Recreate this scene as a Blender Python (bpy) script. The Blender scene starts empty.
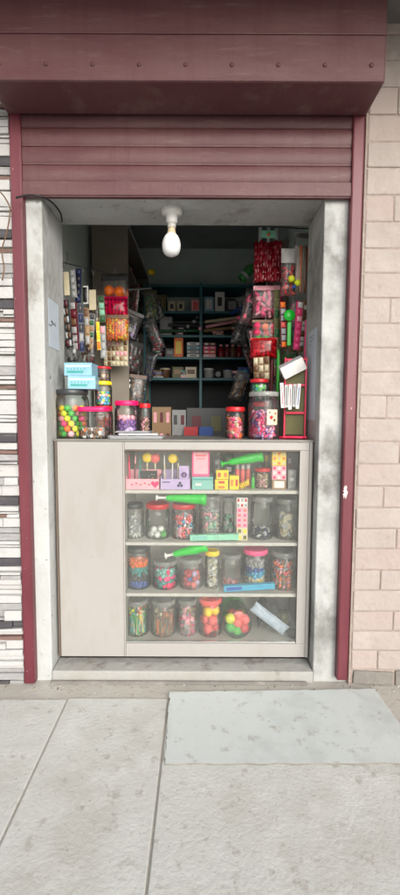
import bpy, math, random
from mathutils import Vector, Matrix, Euler
R = math.radians
sc = bpy.context.scene
col = sc.collection
rnd = random.Random(7)

# ------------------------------------------------------------------ camera
F = 425.0; PITCH = R(4.3); ROLL = R(0.25)
CAM = Vector((0, -2.05, 1.262))
ROT = Matrix.Rotation(math.pi/2 - PITCH, 3, 'X') @ Matrix.Rotation(ROLL, 3, 'Z')
cd = bpy.data.cameras.new('camera'); cam = bpy.data.objects.new('camera', cd); col.objects.link(cam)
cam.matrix_world = Matrix.Translation(CAM) @ ROT.to_4x4()
cd.sensor_fit = 'HORIZONTAL'; cd.sensor_width = 36; cd.lens = F/400*36
cd.clip_start = 0.05; cd.clip_end = 500
sc.camera = cam
def at(px, py, Y):
    d = ROT @ Vector(((px-200)/F, (447.5-py)/F, -1))
    return CAM + d*((Y-CAM.y)/d.y)
def span(x0, x1, yt, yb, Y):
    """centre x, width, height, base z of something seen between those edges, standing at depth Y"""
    a = at(x0, yb, Y); b = at(x1, yb, Y); c = at((x0+x1)/2, yt, Y); m = at((x0+x1)/2, yb, Y)
    return m.x, b.x-a.x, c.z-m.z, m.z

# ------------------------------------------------------------------ materials
def lin(c):
    return tuple(((v/255)/12.92 if v/255 <= .04045 else ((v/255+.055)/1.055)**2.4) for v in c)
MATS = {}
def nt(m):
    m.use_nodes = True; return m.node_tree, m.node_tree.nodes['Principled BSDF']
def mat(name, c, rough=.6, var=.12, scale=9, bump=.0, bscale=60, metal=0, spec=.5, trans=0):
    if name in MATS: return MATS[name]
    m = bpy.data.materials.new(name); t, b = nt(m)
    c = lin(c)
    tc = t.nodes.new('ShaderNodeTexCoord')
    n = t.nodes.new('ShaderNodeTexNoise'); n.inputs['Scale'].default_value = scale; n.inputs['Detail'].default_value = 6
    t.links.new(tc.outputs['Object'], n.inputs['Vector'])
    r = t.nodes.new('ShaderNodeValToRGB')
    r.color_ramp.elements[0].position = .3; r.color_ramp.elements[1].position = .7
    r.color_ramp.elements[0].color = (*[v*(1-var) for v in c], 1)
    r.color_ramp.elements[1].color = (*[min(1, v*(1+var)) for v in c], 1)
    t.links.new(n.outputs['Fac'], r.inputs['Fac']); t.links.new(r.outputs['Color'], b.inputs['Base Color'])
    b.inputs['Roughness'].default_value = rough; b.inputs['Metallic'].default_value = metal
    b.inputs['Specular IOR Level'].default_value = spec
    if bump:
        n2 = t.nodes.new('ShaderNodeTexNoise'); n2.inputs['Scale'].default_value = bscale; n2.inputs['Detail'].default_value = 8
        t.links.new(tc.outputs['Object'], n2.inputs['Vector'])
        bp = t.nodes.new('ShaderNodeBump'); bp.inputs['Strength'].default_value = bump; bp.inputs['Distance'].default_value = .01
        t.links.new(n2.outputs['Fac'], bp.inputs['Height']); t.links.new(bp.outputs['Normal'], b.inputs['Normal'])
    MATS[name] = m
    return m
def stained(name, c, layers, rough=.8, bump=.3, bscale=40):
    """layers: (colour, noise scale vector, threshold lo, hi, amount) dirt with shapes of its own; scale vec stretches it"""
    m = bpy.data.materials.new(name); t, b = nt(m)
    tc = t.nodes.new('ShaderNodeTexCoord'); prev = None
    for i, (lc, sv, lo, hi, amt) in enumerate(layers):
        mp = t.nodes.new('ShaderNodeMapping'); mp.inputs['Scale'].default_value = sv; mp.inputs['Location'].default_value = (i*3.1, i*1.7, i*2.3)
        t.links.new(tc.outputs['Object'], mp.inputs['Vector'])
        n = t.nodes.new('ShaderNodeTexNoise'); n.inputs['Scale'].default_value = 1; n.inputs['Detail'].default_value = 8; n.inputs['Roughness'].default_value = .62
        t.links.new(mp.outputs['Vector'], n.inputs['Vector'])
        mr = t.nodes.new('ShaderNodeMapRange'); mr.inputs['From Min'].default_value = lo; mr.inputs['From Max'].default_value = hi
        mr.inputs['To Max'].default_value = amt
        t.links.new(n.outputs['Fac'], mr.inputs['Value'])
        mx = t.nodes.new('ShaderNodeMix'); mx.data_type = 'RGBA'
        t.links.new(mr.outputs['Result'], mx.inputs['Factor'])
        if prev: t.links.new(prev, mx.inputs['A'])
        else: mx.inputs['A'].default_value = (*lin(c), 1)
        mx.inputs['B'].default_value = (*lin(lc), 1)
        prev = mx.outputs['Result']
    t.links.new(prev, b.inputs['Base Color'])
    b.inputs['Roughness'].default_value = rough
    n2 = t.nodes.new('ShaderNodeTexNoise'); n2.inputs['Scale'].default_value = bscale; n2.inputs['Detail'].default_value = 9
    t.links.new(tc.outputs['Object'], n2.inputs['Vector'])
    bp = t.nodes.new('ShaderNodeBump'); bp.inputs['Strength'].default_value = bump; bp.inputs['Distance'].default_value = .01
    t.links.new(n2.outputs['Fac'], bp.inputs['Height']); t.links.new(bp.outputs['Normal'], b.inputs['Normal'])
    return m
def clear(name, dust=.08, tint=(245, 248, 248), rough=.06, dustcol=(225, 225, 220), gl=1.0):
    """thin clear plastic or glass: see-through, a fresnel gloss and a film of dust"""
    m = bpy.data.materials.new(name); m.use_nodes = True; t = m.node_tree; t.nodes.clear()
    out = t.nodes.new('ShaderNodeOutputMaterial')
    tr = t.nodes.new('ShaderNodeBsdfTransparent'); tr.inputs['Color'].default_value = (*lin(tint), 1)
    df = t.nodes.new('ShaderNodeBsdfDiffuse'); df.inputs['Color'].default_value = (*lin(dustcol), 1)
    g = t.nodes.new('ShaderNodeBsdfGlossy'); g.inputs['Roughness'].default_value = rough
    tc = t.nodes.new('ShaderNodeTexCoord')
    n = t.nodes.new('ShaderNodeTexNoise'); n.inputs['Scale'].default_value = 7; n.inputs['Detail'].default_value = 7
    t.links.new(tc.outputs['Object'], n.inputs['Vector'])
    mr = t.nodes.new('ShaderNodeMapRange'); mr.inputs['From Min'].default_value = .3; mr.inputs['From Max'].default_value = .75
    mr.inputs['To Min'].default_value = dust*.6; mr.inputs['To Max'].default_value = dust*1.5
    t.links.new(n.outputs['Fac'], mr.inputs['Value'])
    a = t.nodes.new('ShaderNodeMixShader'); t.links.new(mr.outputs['Result'], a.inputs[0])
    t.links.new(tr.outputs[0], a.inputs[1]); t.links.new(df.outputs[0], a.inputs[2])
    fr = t.nodes.new('ShaderNodeFresnel'); fr.inputs['IOR'].default_value = 1.45
    mu = t.nodes.new('ShaderNodeMath'); mu.operation = 'MULTIPLY'; mu.inputs[1].default_value = gl
    t.links.new(fr.outputs[0], mu.inputs[0])
    c = t.nodes.new('ShaderNodeMixShader'); t.links.new(mu.outputs[0], c.inputs[0])
    t.links.new(a.outputs[0], c.inputs[1]); t.links.new(g.outputs[0], c.inputs[2])
    t.links.new(c.outputs[0], out.inputs['Surface'])
    return m

JARPL = clear('clear_jar_plastic', .035, (253, 254, 254), .08)
JARFR = clear('scuffed_jar_plastic', .09, (251, 252, 251), .2)
BAGPL = clear('clear_bag_film', .04, (250, 250, 250), .25, gl=1.1)
GLASS = clear('dusty_display_glass', .05, (253, 254, 253), .03, (205, 208, 204), gl=.9)

PAL = dict(
 red=(190,30,40), darkred=(120,12,28), maroon=(95,20,34), pink=(238,75,135), hotpink=(240,20,100), palepink=(240,170,182),
 orange=(240,115,25), yellow=(240,205,30), lemon=(215,225,50), green=(60,170,60), brightgreen=(25,190,50), darkgreen=(30,90,50),
 teal=(60,150,145), paleteal=(125,185,175), cyan=(60,160,195), paleblue=(130,175,195), blue=(35,80,160), navy=(25,35,75),
 purple=(120,80,150), lilac=(185,165,205), white=(215,215,212), cream=(205,195,165), grey=(150,152,152), darkgrey=(55,57,60), black=(20,20,22),
 brown=(100,70,45), tan=(150,120,85), silver=(165,168,170), olive=(95,95,50), coral=(230,95,90), mint=(140,205,175))
def C(n, rough=.45):
    return mat(n+'_goods', PAL[n], rough, .08, 30)

# ------------------------------------------------------------------ mesh builder
class MB:
    def __init__(s): s.v = []; s.f = []; s.m = []; s.sm = []
    def add(s, vs, fs, mi=0, smooth=False, M=None):
        o = len(s.v)
        for p in vs:
            p = Vector(p); s.v.append(M @ p if M else p)
        for f in fs: s.f.append(tuple(i+o for i in f)); s.m.append(mi); s.sm.append(smooth)
        return s
    def box(s, c, d, mi=0, M=None, rot=None):
        x, y, z = d[0]/2, d[1]/2, d[2]/2
        L = Matrix.Translation(c)
        if rot: L = L @ Euler(rot).to_matrix().to_4x4()
        if M: L = M @ L
        vs = [(-x,-y,-z),(x,-y,-z),(x,y,-z),(-x,y,-z),(-x,-y,z),(x,-y,z),(x,y,z),(-x,y,z)]
        return s.add(vs, [(0,3,2,1),(4,5,6,7),(0,1,5,4),(1,2,6,5),(2,3,7,6),(3,0,4,7)], mi, False, L)
    def b2(s, a, b, mi=0):
        return s.box([(a[i]+b[i])/2 for i in range(3)], [abs(b[i]-a[i]) for i in range(3)], mi)
    def lathe(s, prof, n=28, mi=0, M=None, sq=None, cap=True, smooth=True):
        vs = []; fs = []
        for r, z in prof:
            for k in range(n):
                a = 2*math.pi*(k+.5)/n; q = 1
                if sq: q = 1/((abs(math.cos(a))**sq+abs(math.sin(a))**sq)**(1/sq))
                vs.append((r*q*math.cos(a), r*q*math.sin(a), z))
        for j in range(len(prof)-1):
            for k in range(n):
                k2 = (k+1) % n
                fs.append((j*n+k, j*n+k2, (j+1)*n+k2, (j+1)*n+k))
        s.add(vs, fs, mi, smooth, M)
        if cap:
            s.add([vs[k] for k in range(n)], [tuple(reversed(range(n)))], mi, False, M)
            s.add([vs[(len(prof)-1)*n+k] for k in range(n)], [tuple(range(n))], mi, False, M)
        return s
    def ball(s, c, r, mi=0, n=10, sc_=(1,1,1), rot=None):
        prof = [(max(1e-5, math.sin(math.pi*j/(n//2+1))*1), -math.cos(math.pi*j/(n//2+1))) for j in range(n//2+2)]
        L = Matrix.Translation(c)
        if rot: L = L @ Euler(rot).to_matrix().to_4x4()
        L = L @ Matrix.Diagonal((r*sc_[0], r*sc_[1], r*sc_[2], 1))
        return s.lathe(prof, n, mi, L, cap=False)
    def rod(s, a, b, r0, r1=None, n=10, mi=0):
        a = Vector(a); b = Vector(b); r1 = r0 if r1 is None else r1; d = b-a
        q = d.to_track_quat('Z', 'Y').to_matrix().to_4x4()
        return s.lathe([(r0, 0), (r1, d.length)], n, mi, Matrix.Translation(a) @ q)
    def tube(s, pts, r, n=8, mi=0):
        pts = [Vector(p) for p in pts]; vs = []; fs = []
        for i, p in enumerate(pts):
            d = (pts[min(i+1, len(pts)-1)]-pts[max(i-1, 0)]).normalized()
            u = d.orthogonal().normalized() if i == 0 else (u - d*u.dot(d)).normalized()
            w = d.cross(u)
            for k in range(n):
                a = 2*math.pi*k/n; vs.append(p + u*r*math.cos(a) + w*r*math.sin(a))
        for j in range(len(pts)-1):
            for k in range(n):
                fs.append((j*n+k, j*n+(k+1) % n, (j+1)*n+(k+1) % n, (j+1)*n+k))
        fs.append(tuple(reversed(range(n)))); fs.append(tuple((len(pts)-1)*n+k for k in range(n)))
        return s.add(vs, fs, mi, True)
    def pillow(s, c, w, h, t, mi=0, nx=8, nz=10, rot=None, wob=.0, seed=0):
        """a puffed flat bag: w wide (x), h tall (z), t thick (y)"""
        rr = random.Random(seed); vs = []; fs = []
        for side in (-1, 1):
            for j in range(nz+1):
                for i in range(nx+1):
                    u = i/nx*2-1; v = j/nz*2-1
                    k = max(0, (1-abs(u)**2.5)*(1-abs(v)**4))**.5
                    y = side*(t/2*k + .0006) + wob*rr.uniform(-1, 1)*k
                    vs.append((u*w/2*(1-.04*(1-v*v)), y, v*h/2))
        N = (nx+1)*(nz+1)
        for j in range(nz):
            for i in range(nx):
                a = j*(nx+1)+i
                fs.append((a, a+1, a+nx+2, a+nx+1)); fs.append((N+a+1, N+a, N+a+nx+1, N+a+nx+2))
        L = Matrix.Translation(c)
        if rot: L = L @ Euler(rot).to_matrix().to_4x4()
        return s.add(vs, fs, mi, True, L)
    def build(s, name, mats, parent=None, loc=None, rot=None, bevel=0):
        me = bpy.data.meshes.new(name); me.from_pydata([tuple(v) for v in s.v], [], s.f)
        if not isinstance(mats, (list, tuple)): mats = [mats]
        for m in mats: me.materials.append(m)
        me.polygons.foreach_set('material_index', s.m); me.polygons.foreach_set('use_smooth', s.sm)
        me.update()
        o = bpy.data.objects.new(name, me); col.objects.link(o)
        if parent: o.parent = parent
        if loc is not None: o.location = loc
        if rot is not None: o.rotation_euler = rot
        if bevel:
            md = o.modifiers.new('bevel', 'BEVEL'); md.width = bevel; md.segments = 2; md.limit_method = 'ANGLE'
        return o
def tag(o, label=None, cat=None, group=None, kind=None):
    if label: o['label'] = label
    if cat: o['category'] = cat
    if group: o['group'] = group
    if kind: o['kind'] = kind
    return o
def thing(name, label, cat, loc=(0, 0, 0), rot=(0, 0, 0), group=None):
    o = bpy.data.objects.new(name, None); col.objects.link(o); o.location = loc; o.rotation_euler = rot
    o.empty_display_size = .05
    return tag(o, label, cat, group)

# ------------------------------------------------------------------ world and sun
w = bpy.data.worlds.new('World'); sc.world = w; w.use_nodes = True; t = w.node_tree
sky = t.nodes.new('ShaderNodeTexSky'); sky.sky_type = 'NISHITA'; sky.sun_disc = False
SE, SA = R(24), R(158)
sky.sun_elevation = SE; sky.sun_rotation = SA; sky.dust_density = 4; sky.air_density = 1; sky.ozone_density = .6
hs = t.nodes.new('ShaderNodeHueSaturation'); hs.inputs['Saturation'].default_value = .35
t.links.new(sky.outputs[0], hs.inputs['Color']); t.links.new(hs.outputs[0], t.nodes['Background'].inputs['Color'])
t.nodes['Background'].inputs['Strength'].default_value = .15
sd = bpy.data.lights.new('sun', 'SUN'); sd.energy = 1.1; sd.angle = R(60); sd.color = (1, .99, .97)
so = bpy.data.objects.new('sun', sd); col.objects.link(so)
sdir = Vector((math.sin(SA)*math.cos(SE), math.cos(SA)*math.cos(SE), math.sin(SE)))
so.rotation_euler = sdir.to_track_quat('Z', 'Y').to_euler(); so.location = sdir*5
sc.view_settings.view_transform = 'Standard'; sc.view_settings.look = 'None'; sc.view_settings.gamma = 1
sc.view_settings.exposure = .55
sc.render.resolution_x = 458; sc.render.resolution_y = 1024
sc.cycles.max_bounces = 10; sc.cycles.transparent_max_bounces = 24

# ------------------------------------------------------------------ ground
GZ = -.068
XL, XR = at(43.7, 300, 0).x, at(322.3, 300, 0).x          # door reveal
GRD = stained('dusty_concrete', (172, 168, 160), [((146, 136, 124), (2.2, 2.2, 2.2), .5, .75, .6), ((196, 194, 188), (5, 5, 5), .5, .7, .5), ((120, 112, 100), (16, 16, 16), .62, .75, .5)], .9, .35, 60)
m = MB(); m.b2((-60, -60, -.5), (60, 40, GZ-.004))
tag(m.build('ground', GRD), kind='structure')
# paving slabs: two rows, real joints between
SLAB = stained('worn_paving', (188, 189, 185), [((168, 164, 156), (3, 3, 3), .45, .7, .7), ((202, 203, 200), (7, 7, 7), .5, .7, .6), ((135, 125, 112), (20, 20, 20), .58, .72, .6), ((96, 90, 82), (70, 70, 70), .66, .70, .6)], .85, .25, 70)
pj = at(64, 705, -.2).x
def slab(x0, x1, y0, y1, mt, name='paving_slab'):
    mb = MB(); mb.b2((x0, y0, GZ-.03), (x1, y1, GZ+rnd.uniform(.003, .006)))
    return tag(mb.build(name, mt, bevel=.004), kind='structure')
slab(-2.3, pj-.004, -1.0, -.155, SLAB); slab(pj+.004, at(169, 705, -.2).x-.012, -1.0, -.145, SLAB)
slab(at(169, 705, -.2).x-.004, 2.3, -1.0, -.30, SLAB)
for i in range(5): slab(-2.6+i*1.05, -2.6+i*1.05+1.04, -1.9, -1.01, SLAB)
for i in range(5): slab(-2.9+i*1.05, -2.9+i*1.05+1.04, -2.8, -1.91, SLAB)
MARB = stained('pale_marble', (190, 196, 194), [((160, 166, 164), (5, 5, 9), .48, .7, .6), ((140, 134, 124), (18, 18, 18), .57, .70, .6), ((110, 100, 90), (60, 60, 60), .66, .7, .6)], .55, .1, 30)
def ground_at(px, py):
    d = ROT @ Vector(((px-200)/F, (447.5-py)/F, -1)); return CAM + d*((GZ-CAM.z)/d.z)
q1, q2, q3 = ground_at(170, 694), ground_at(375, 691), ground_at(397, 722)
q4 = q2+(q3-q2)*2.1; q5 = Vector((q1.x+.01, q4.y-.01, 0)); mb = MB(); rim = []; rj_ = random.Random(8)
for u, v in ((q1, q5), (q5, q4), (q4, q2), (q2, q1)):
    for k in range(26):
        p = u+(v-u)*(k/26); e = .0035 if k else .001
        rim.append((p.x+rj_.uniform(-e, e), p.y+rj_.uniform(-e, e)))
nr = len(rim); zt = GZ+.011
mb.add([(x, y, zt) for x, y in rim]+[(x, y, GZ-.02) for x, y in rim], [tuple(range(nr))])
mb.add([(x, y, zt) for x, y in rim]+[(x, y, GZ-.02) for x, y in rim], [(k, nr+k, nr+(k+1) % nr, (k+1) % nr) for k in range(nr)], 1)
ms = mb.build('marble_slab', [MARB, mat('slab_edge_shade', (128, 124, 116), .9, .25, 20)]); tag(ms, 'long white marble slab laid on the pavement in front of the shop', 'stone slab')  # slab sides coloured darker to tone down the front light on them
# dirt strip and crumbs along the wall foot
m = MB()
for i in range(260):
    x = rnd.uniform(-1.5, 1.5); y = -.03-abs(rnd.gauss(0, .06)); r = rnd.uniform(.001, .005)
    m.ball((x, y, GZ+r*.3-.004), r, rnd.randrange(3), 6, (1, 1, .6))
tag(m.build('grit', [mat('grit_a', (150, 135, 115)), mat('grit_b', (130, 118, 105)), mat('grit_c', (190, 186, 178))]), 'loose grit and crumbs of plaster along the foot of the shop wall', 'grit', kind='stuff')

# ------------------------------------------------------------------ left wall: ledge stone cladding
W1 = stained('white_ledge_stone', (176, 176, 175), [((165, 162, 158), (3, 3, 30), .5, .7, .5), ((120, 115, 112), (12, 12, 60), .62, .72, .5)], .75, .4, 50)
W4 = stained('grey_ledge_stone', (146, 145, 145), [((110, 108, 106), (6, 6, 40), .5, .7, .6), ((176, 175, 172), (14, 14, 50), .55, .7, .6)], .75, .5, 50)
W2 = stained('dark_ledge_stone', (62, 60, 64), [((95, 92, 92), (8, 8, 40), .5, .7, .6)], .7, .4, 50)
W3 = stained('brown_ledge_stone', (112, 88, 80), [((70, 55, 52), (8, 8, 40), .5, .7, .7)], .7, .4, 50)
MORT = mat('grey_mortar', (120, 115, 108), .9, .2, 20, .4)
yf = -.024
lw = thing('stone_wall', 'wall clad in thin white ledge stones with dark bands left of the shutter', 'wall', (-1.4, 0, 0))
xr = at(11, 170, yf).x-.004 + 1.4
xb = at(25, 690, yf).x+1.4-.022
m = MB(); m.b2((-1.6, -.012, -.3), (xr-.004, .3, 3.0)); m.build('backing', MORT, lw)
m = MB(); z = GZ-.03; pat = [(.040, 1), (.052, 0), (.034, 0), (.060, 0), (.045, 0), (.020, 2), (.036, 0)]
i = 0
while z < 2.98:
    h, k = pat[i % len(pat)]; i += 1; h *= rnd.uniform(.92, 1.1)*1.08
    x = -1.6
    while x < xr-.001:
        L = rnd.uniform(.10, .34) if k == 0 else rnd.uniform(.09, .3)
        x2 = min(xr, x+L)
        if xr-x2 < .04: x2 = xr
        kk = k if k == 0 or rnd.random() < .86 else rnd.choice([0, 3])
        if k == 0 and rnd.random() < .2: kk = 3
        cut = [0, h] if k or rnd.random() < .45 else [0, h*rnd.uniform(.3, .7), h]
        for c0_, c1_ in zip(cut, cut[1:]):
            d = rnd.uniform(-.004, .016); tl = rnd.uniform(-.003, .003); tr2 = rnd.uniform(-.003, .003)
            za, zb_ = z+c0_+.0014, z+c1_-.0014; xa_, xb2 = x+.0012, x2-.0012; yb_, yf_ = -.008, yf-d; ym = yf-d+rnd.uniform(0, .006)
            m.add([(xa_, yf_, za), (xb2, ym, za), (xb2, yb_, za), (xa_, yb_, za), (xa_, yf_+.002, zb_+tl-.002), (xb2, ym+.002, zb_+tr2-.002), (xb2, yb_, zb_), (xa_, yb_, zb_)],
                  [(0,3,2,1),(4,5,6,7),(0,1,5,4),(1,2,6,5),(2,3,7,6),(3,0,4,7)], kk)
        x = x2
    z += h
m.build('ledge_stones', [W1, W2, W3, W4], lw, bevel=.003)

# ------------------------------------------------------------------ right wall: painted block brick
BR = stained('cream_painted_brick', (162, 153, 147), [((148, 137, 130), (4, 4, 4), .45, .7, .5), ((178, 168, 162), (9, 9, 9), .5, .7, .5), ((128, 116, 108), (22, 22, 14), .60, .72, .55)], .85, .9, 22)
BR2 = stained('pinker_painted_brick', (163, 151, 145), [((158, 142, 134), (4, 4, 4), .45, .7, .5), ((130, 118, 110), (22, 22, 14), .60, .72, .5)], .85, .9, 22)
GB = stained('grey_cement', (128, 124, 118), [((100, 96, 92), (6, 6, 6), .45, .7, .6), ((165, 160, 152), (12, 12, 12), .55, .7, .5)], .9, .6, 40)
x0 = at(365, 300, yf).x
bw = thing('brick_wall', 'cream painted brick wall to the right of the maroon shutter rail', 'wall', (x0, 0, 0))
m = MB(); m.b2((-.02, -.0225, -.3), (1.9, .3, 3.0)); m.build('mortar', mat('cream_mortar', (150, 137, 129), .9, .15, 30, .5), bw)
m = MB(); z = .006; row = 0
m2 = MB()
for i in range(9):
    xx = .0+i*.21; m2.box((xx+.1, -.008, -.035), (.2, .05, .075+rnd.uniform(-.01, .01)), 0, rot=(rnd.uniform(-.03, .03), rnd.uniform(-.05, .05), 0))
m2.build('rubble_course', GB, bw, bevel=.006)
while z < 2.98:
    x = -.012 - (0 if row % 2 else .0); first = True; hb = .099+.015*min(1, max(0, z/1.8))+rnd.uniform(-.005, .005)
    while x < 1.9:
        L = rnd.uniform(.235, .26)
        if first: L = [.13, .25, .20, .25][row % 4]; first = False
        gx = .004
        m.box((x+L/2, yf+.012+rnd.uniform(-.003, .003), z+hb/2), (L-gx, .03, hb-.0045), rnd.choice([0, 0, 1]), rot=(rnd.uniform(-.02, .02), rnd.uniform(-.006, .006), rnd.uniform(-.01, .01)))
        x += L
    z += hb; row += 1
m.build('bricks', [BR, BR2], bw, bevel=.006)

# ------------------------------------------------------------------ doorway (plastered jambs and lintel)
PL = stained('stained_white_plaster', (176, 179, 177), [((152, 154, 151), (2, 2, 1.2), .42, .68, .7), ((188, 191, 190), (5, 5, 3), .5, .65, .5),
     ((112, 106, 98), (6, 6, 4), .56, .72, .7), ((66, 58, 52), (34, 34, 22), .64, .70, .85)], .85, .6, 22)
PLR = stained('patchy_grey_plaster', (172, 174, 172), [((108, 108, 104), (3.4, 3.4, 2.6), .44, .63, .85), ((98, 95, 91), (7, 7, 5), .53, .72, .6),
     ((184, 186, 185), (8, 8, 6), .52, .66, .6), ((70, 66, 62), (30, 30, 22), .68, .74, .7)], .9, .5, 30)
TH = .30
ZL = at(200, 197, 0).z   # lintel underside
dw = thing('door_surround', 'stained white plaster surround of the shop doorway', 'door frame', (0, 0, 0))
xol = at(20, 300, 0).x-.03; xor_ = at(352, 300, 0).x+.03
m = MB(); m.b2((-1.1, 0, GZ-.1), (XL, TH, ZL-.001)); m.build('jamb', PL, dw, bevel=.006)
m = MB(); m.b2((XR, 0, GZ-.1), (.95, TH, ZL-.001)); m.build('jamb', PLR, dw, bevel=.006)
m = MB(); m.b2((-1.1, 0, ZL), (.95, TH, 3.0)); m.build('lintel', PL, dw, bevel=.004)
# crumbling edge bits under the shutter on the lintel corner
m = MB()
for i in range(60):
    x = rnd.uniform(XR-.25, XR+.06) if i % 2 else rnd.uniform(XL, XR); m.ball((x, rnd.uniform(-.012, .0), ZL+rnd.uniform(-.004, .012)), rnd.uniform(.003, .008), 0, 6)
m.build('loose_plaster', GB, dw)

# doorstep
st = stained('worn_step', (158, 158, 154), [((150, 146, 138), (4, 4, 4), .48, .68, .7), ((104, 95, 85), (9, 9, 9), .55, .70, .7)], .85, .6, 25)
zs = at(180, 670, -.0).z
m = MB(); m.b2((XL+.002, -.012, GZ-.05), (XR-.002, .115, zs)); 
o = m.build('doorstep', st, bevel=.006); tag(o, 'low worn concrete doorstep beneath the shop counter', 'doorstep')
m = MB(); m.b2((XL+.0, -.035, GZ-.02), (XR-.03, -.013, GZ+.010)); o = m.build('cement_fillet', GB, bevel=.012); tag(o, 'rough cement fillet along the foot of the doorstep', 'cement edging')

m = MB(); m.b2((XL+.002, .1165, GZ), (XR-.002, .489, zs-.004)); tag(m.build('dirt_floor', mat('dark_dirt', (52, 46, 42), .95, .3, 12)), kind='structure')  # floor under the counter, coloured dark to stand for the shade there
# ------------------------------------------------------------------ shutter rails + rolled shutter
RED = stained('faded_maroon_paint', (98, 40, 50), [((116, 60, 68), (6, 6, 1.6), .46, .7, .6), ((84, 32, 40), (10, 10, 4), .5, .7, .5), ((190, 180, 176), (45, 45, 30), .70, .73, .7)], .45, .08, 80)
REDF = stained('dusty_maroon_paint', (86, 50, 53), [((106, 76, 76), (2, 2, 9), .42, .68, .6), ((82, 42, 46), (26, 26, 1.2), .5, .7, .6), ((120, 100, 94), (8, 8, 60), .58, .72, .45)], .55, .15, 50)
sh = thing('roller_shutter', 'rolled up maroon steel shutter with its two side rails', 'shutter', (0, 0, 0))
def rail(xc, name='guide_rail'):
    mb = MB(); wd = .052; zb = GZ+(.004 if xc < 0 else .028); zt = 2.93
    mb.b2((xc-wd/2, -.040, zb), (xc-wd/2+.004, 0, zt)); mb.b2((xc+wd/2-.004, -.040, zb), (xc+wd/2, 0, zt))
    mb.b2((xc-wd/2+.004, -.040, zb), (xc+wd/2-.004, -.034, zt))
    return mb.build(name, RED, sh, bevel=.002)
xlr = (at(11, 170, -.04).x+at(20.5, 170, -.04).x)/2; xrr = (at(352, 170, -.04).x+at(364, 170, -.04).x)/2
rail(xlr); rail(xrr)
# white paint scrape and chips on the right rail
m = MB(); p = at(345.5, 492, -.0407); rr = random.Random(6)
ring = [((.004+.011*rr.random()**1.3)*math.cos(k/34*6.283), (.012+.036*rr.random()**1.2)*math.sin(k/34*6.283)) for k in range(34)]
m.add([(p.x, -.0412, p.z)]+[(p.x+u, -.0410, p.z+v) for u, v in ring], [(0, k+1, (k+1) % 34+1) for k in range(34)])
m.build('paint_scrape', mat('chipped_white', (205, 198, 196), .7), sh)
zc0 = at(200, 197.5, -.03).z
m = MB(); n = 0; z = zc0; prof = []
# bottom rail bar: an angle, then curved laths
m.b2((xlr+.024, -.030, z), (xrr-.024, -.008, z+.006)); m.b2((xlr+.024, -.034, z+.006), (xrr-.024, -.028, z+.066))
m.build('bottom_bar', REDF, sh, bevel=.002)
m = MB(); z += .068; xs0, xs1 = xlr+.024, xrr-.024
while z < 2.62:
    K = 8; H = .074
    pts = [(-.022-.007*math.sin(math.pi*j/K)**.8, z+H*j/K) for j in range(K+1)]
    for j in range(K):
        a0, a1 = pts[j], pts[j+1]
        m.add([(xs0, a0[0], a0[1]), (xs1, a0[0], a0[1]), (xs1, a1[0], a1[1]), (xs0, a1[0], a1[1])], [(0, 1, 2, 3)], 0, True)
    m.b2((xs0, -.026, z+H), (xs1, -.018, z+H+.006)); z += H+.006
m.build('shutter_curtain', REDF, sh)
m = MB(); m.b2((xlr-.03, -.24, 2.60), (xrr+.03, -.041, 2.925)); m.build('hood', REDF, sh, bevel=.01)
r0_ = None
for k in range(9):
    if r0_ is None: r0_ = MB().lathe([(.009, 0), (.008, .004), (.003, .006)], 12).build('rivet', REDF, sh, rot=(R(90), 0, 0)); o = r0_
    else: o = r0_.copy(); col.objects.link(o)
    o.location = (xlr+.03+k*(xrr-xlr-.06)/8, -.2401, 2.66)
m = MB(); m.b2((xlr-.028, -.2455, 2.772), (xrr+.028, -.2405, 2.780)); m.build('hood_seam', REDF, sh, bevel=.002)
# balcony slab overhead
m = MB(); m.b2((-3.2, -.88, 3.0), (3.2, .5, 3.14)); m.b2((-3.2, -.88, 2.94), (3.2, -.82, 2.999))
o = m.build('balcony_slab', stained('balcony_concrete', (110, 108, 104), [((80, 78, 76), (2, 2, 2), .45, .7, .7), ((150, 148, 142), (9, 9, 9), .6, .72, .5)], .9, .5, 30), bevel=.006)
tag(o, 'grey concrete balcony slab overhanging the shop front', 'balcony')

# ------------------------------------------------------------------ room behind
RL, RR_, RB, CZ = -.83, .67, 2.35, 2.93
WG = stained('pale_green_wall_paint', (205, 220, 214), [((175, 190, 184), (2, 2, 2), .45, .7, .6), ((150, 160, 155), (9, 9, 9), .62, .74, .4)], .8, .2, 40)
rm = thing('shop_interior_walls', 'pale green painted walls of the dark shop room', 'room walls', (0, 0, 0))
m = MB(); m.b2((RL-.1, TH+.002, 0), (RL, RB+.1, CZ)); m.build('side_wall', WG, rm)
m = MB(); m.b2((RR_, TH+.002, 0), (RR_+.1, RB+.1, CZ)); m.build('side_wall', WG, rm)
m = MB(); m.b2((RL, RB, 0), (RR_, RB+.1, CZ)); m.build('back_wall', WG, rm)
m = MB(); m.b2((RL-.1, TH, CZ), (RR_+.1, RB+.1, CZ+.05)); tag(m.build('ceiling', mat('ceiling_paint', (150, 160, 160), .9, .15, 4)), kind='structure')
m = MB(); m.b2((RL-.1, .49, -.04), (RR_+.1, RB+.1, .05)); tag(m.build('room_floor', mat('dark_floor', (70, 66, 62), .8, .2, 5)), kind='structure')

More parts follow.
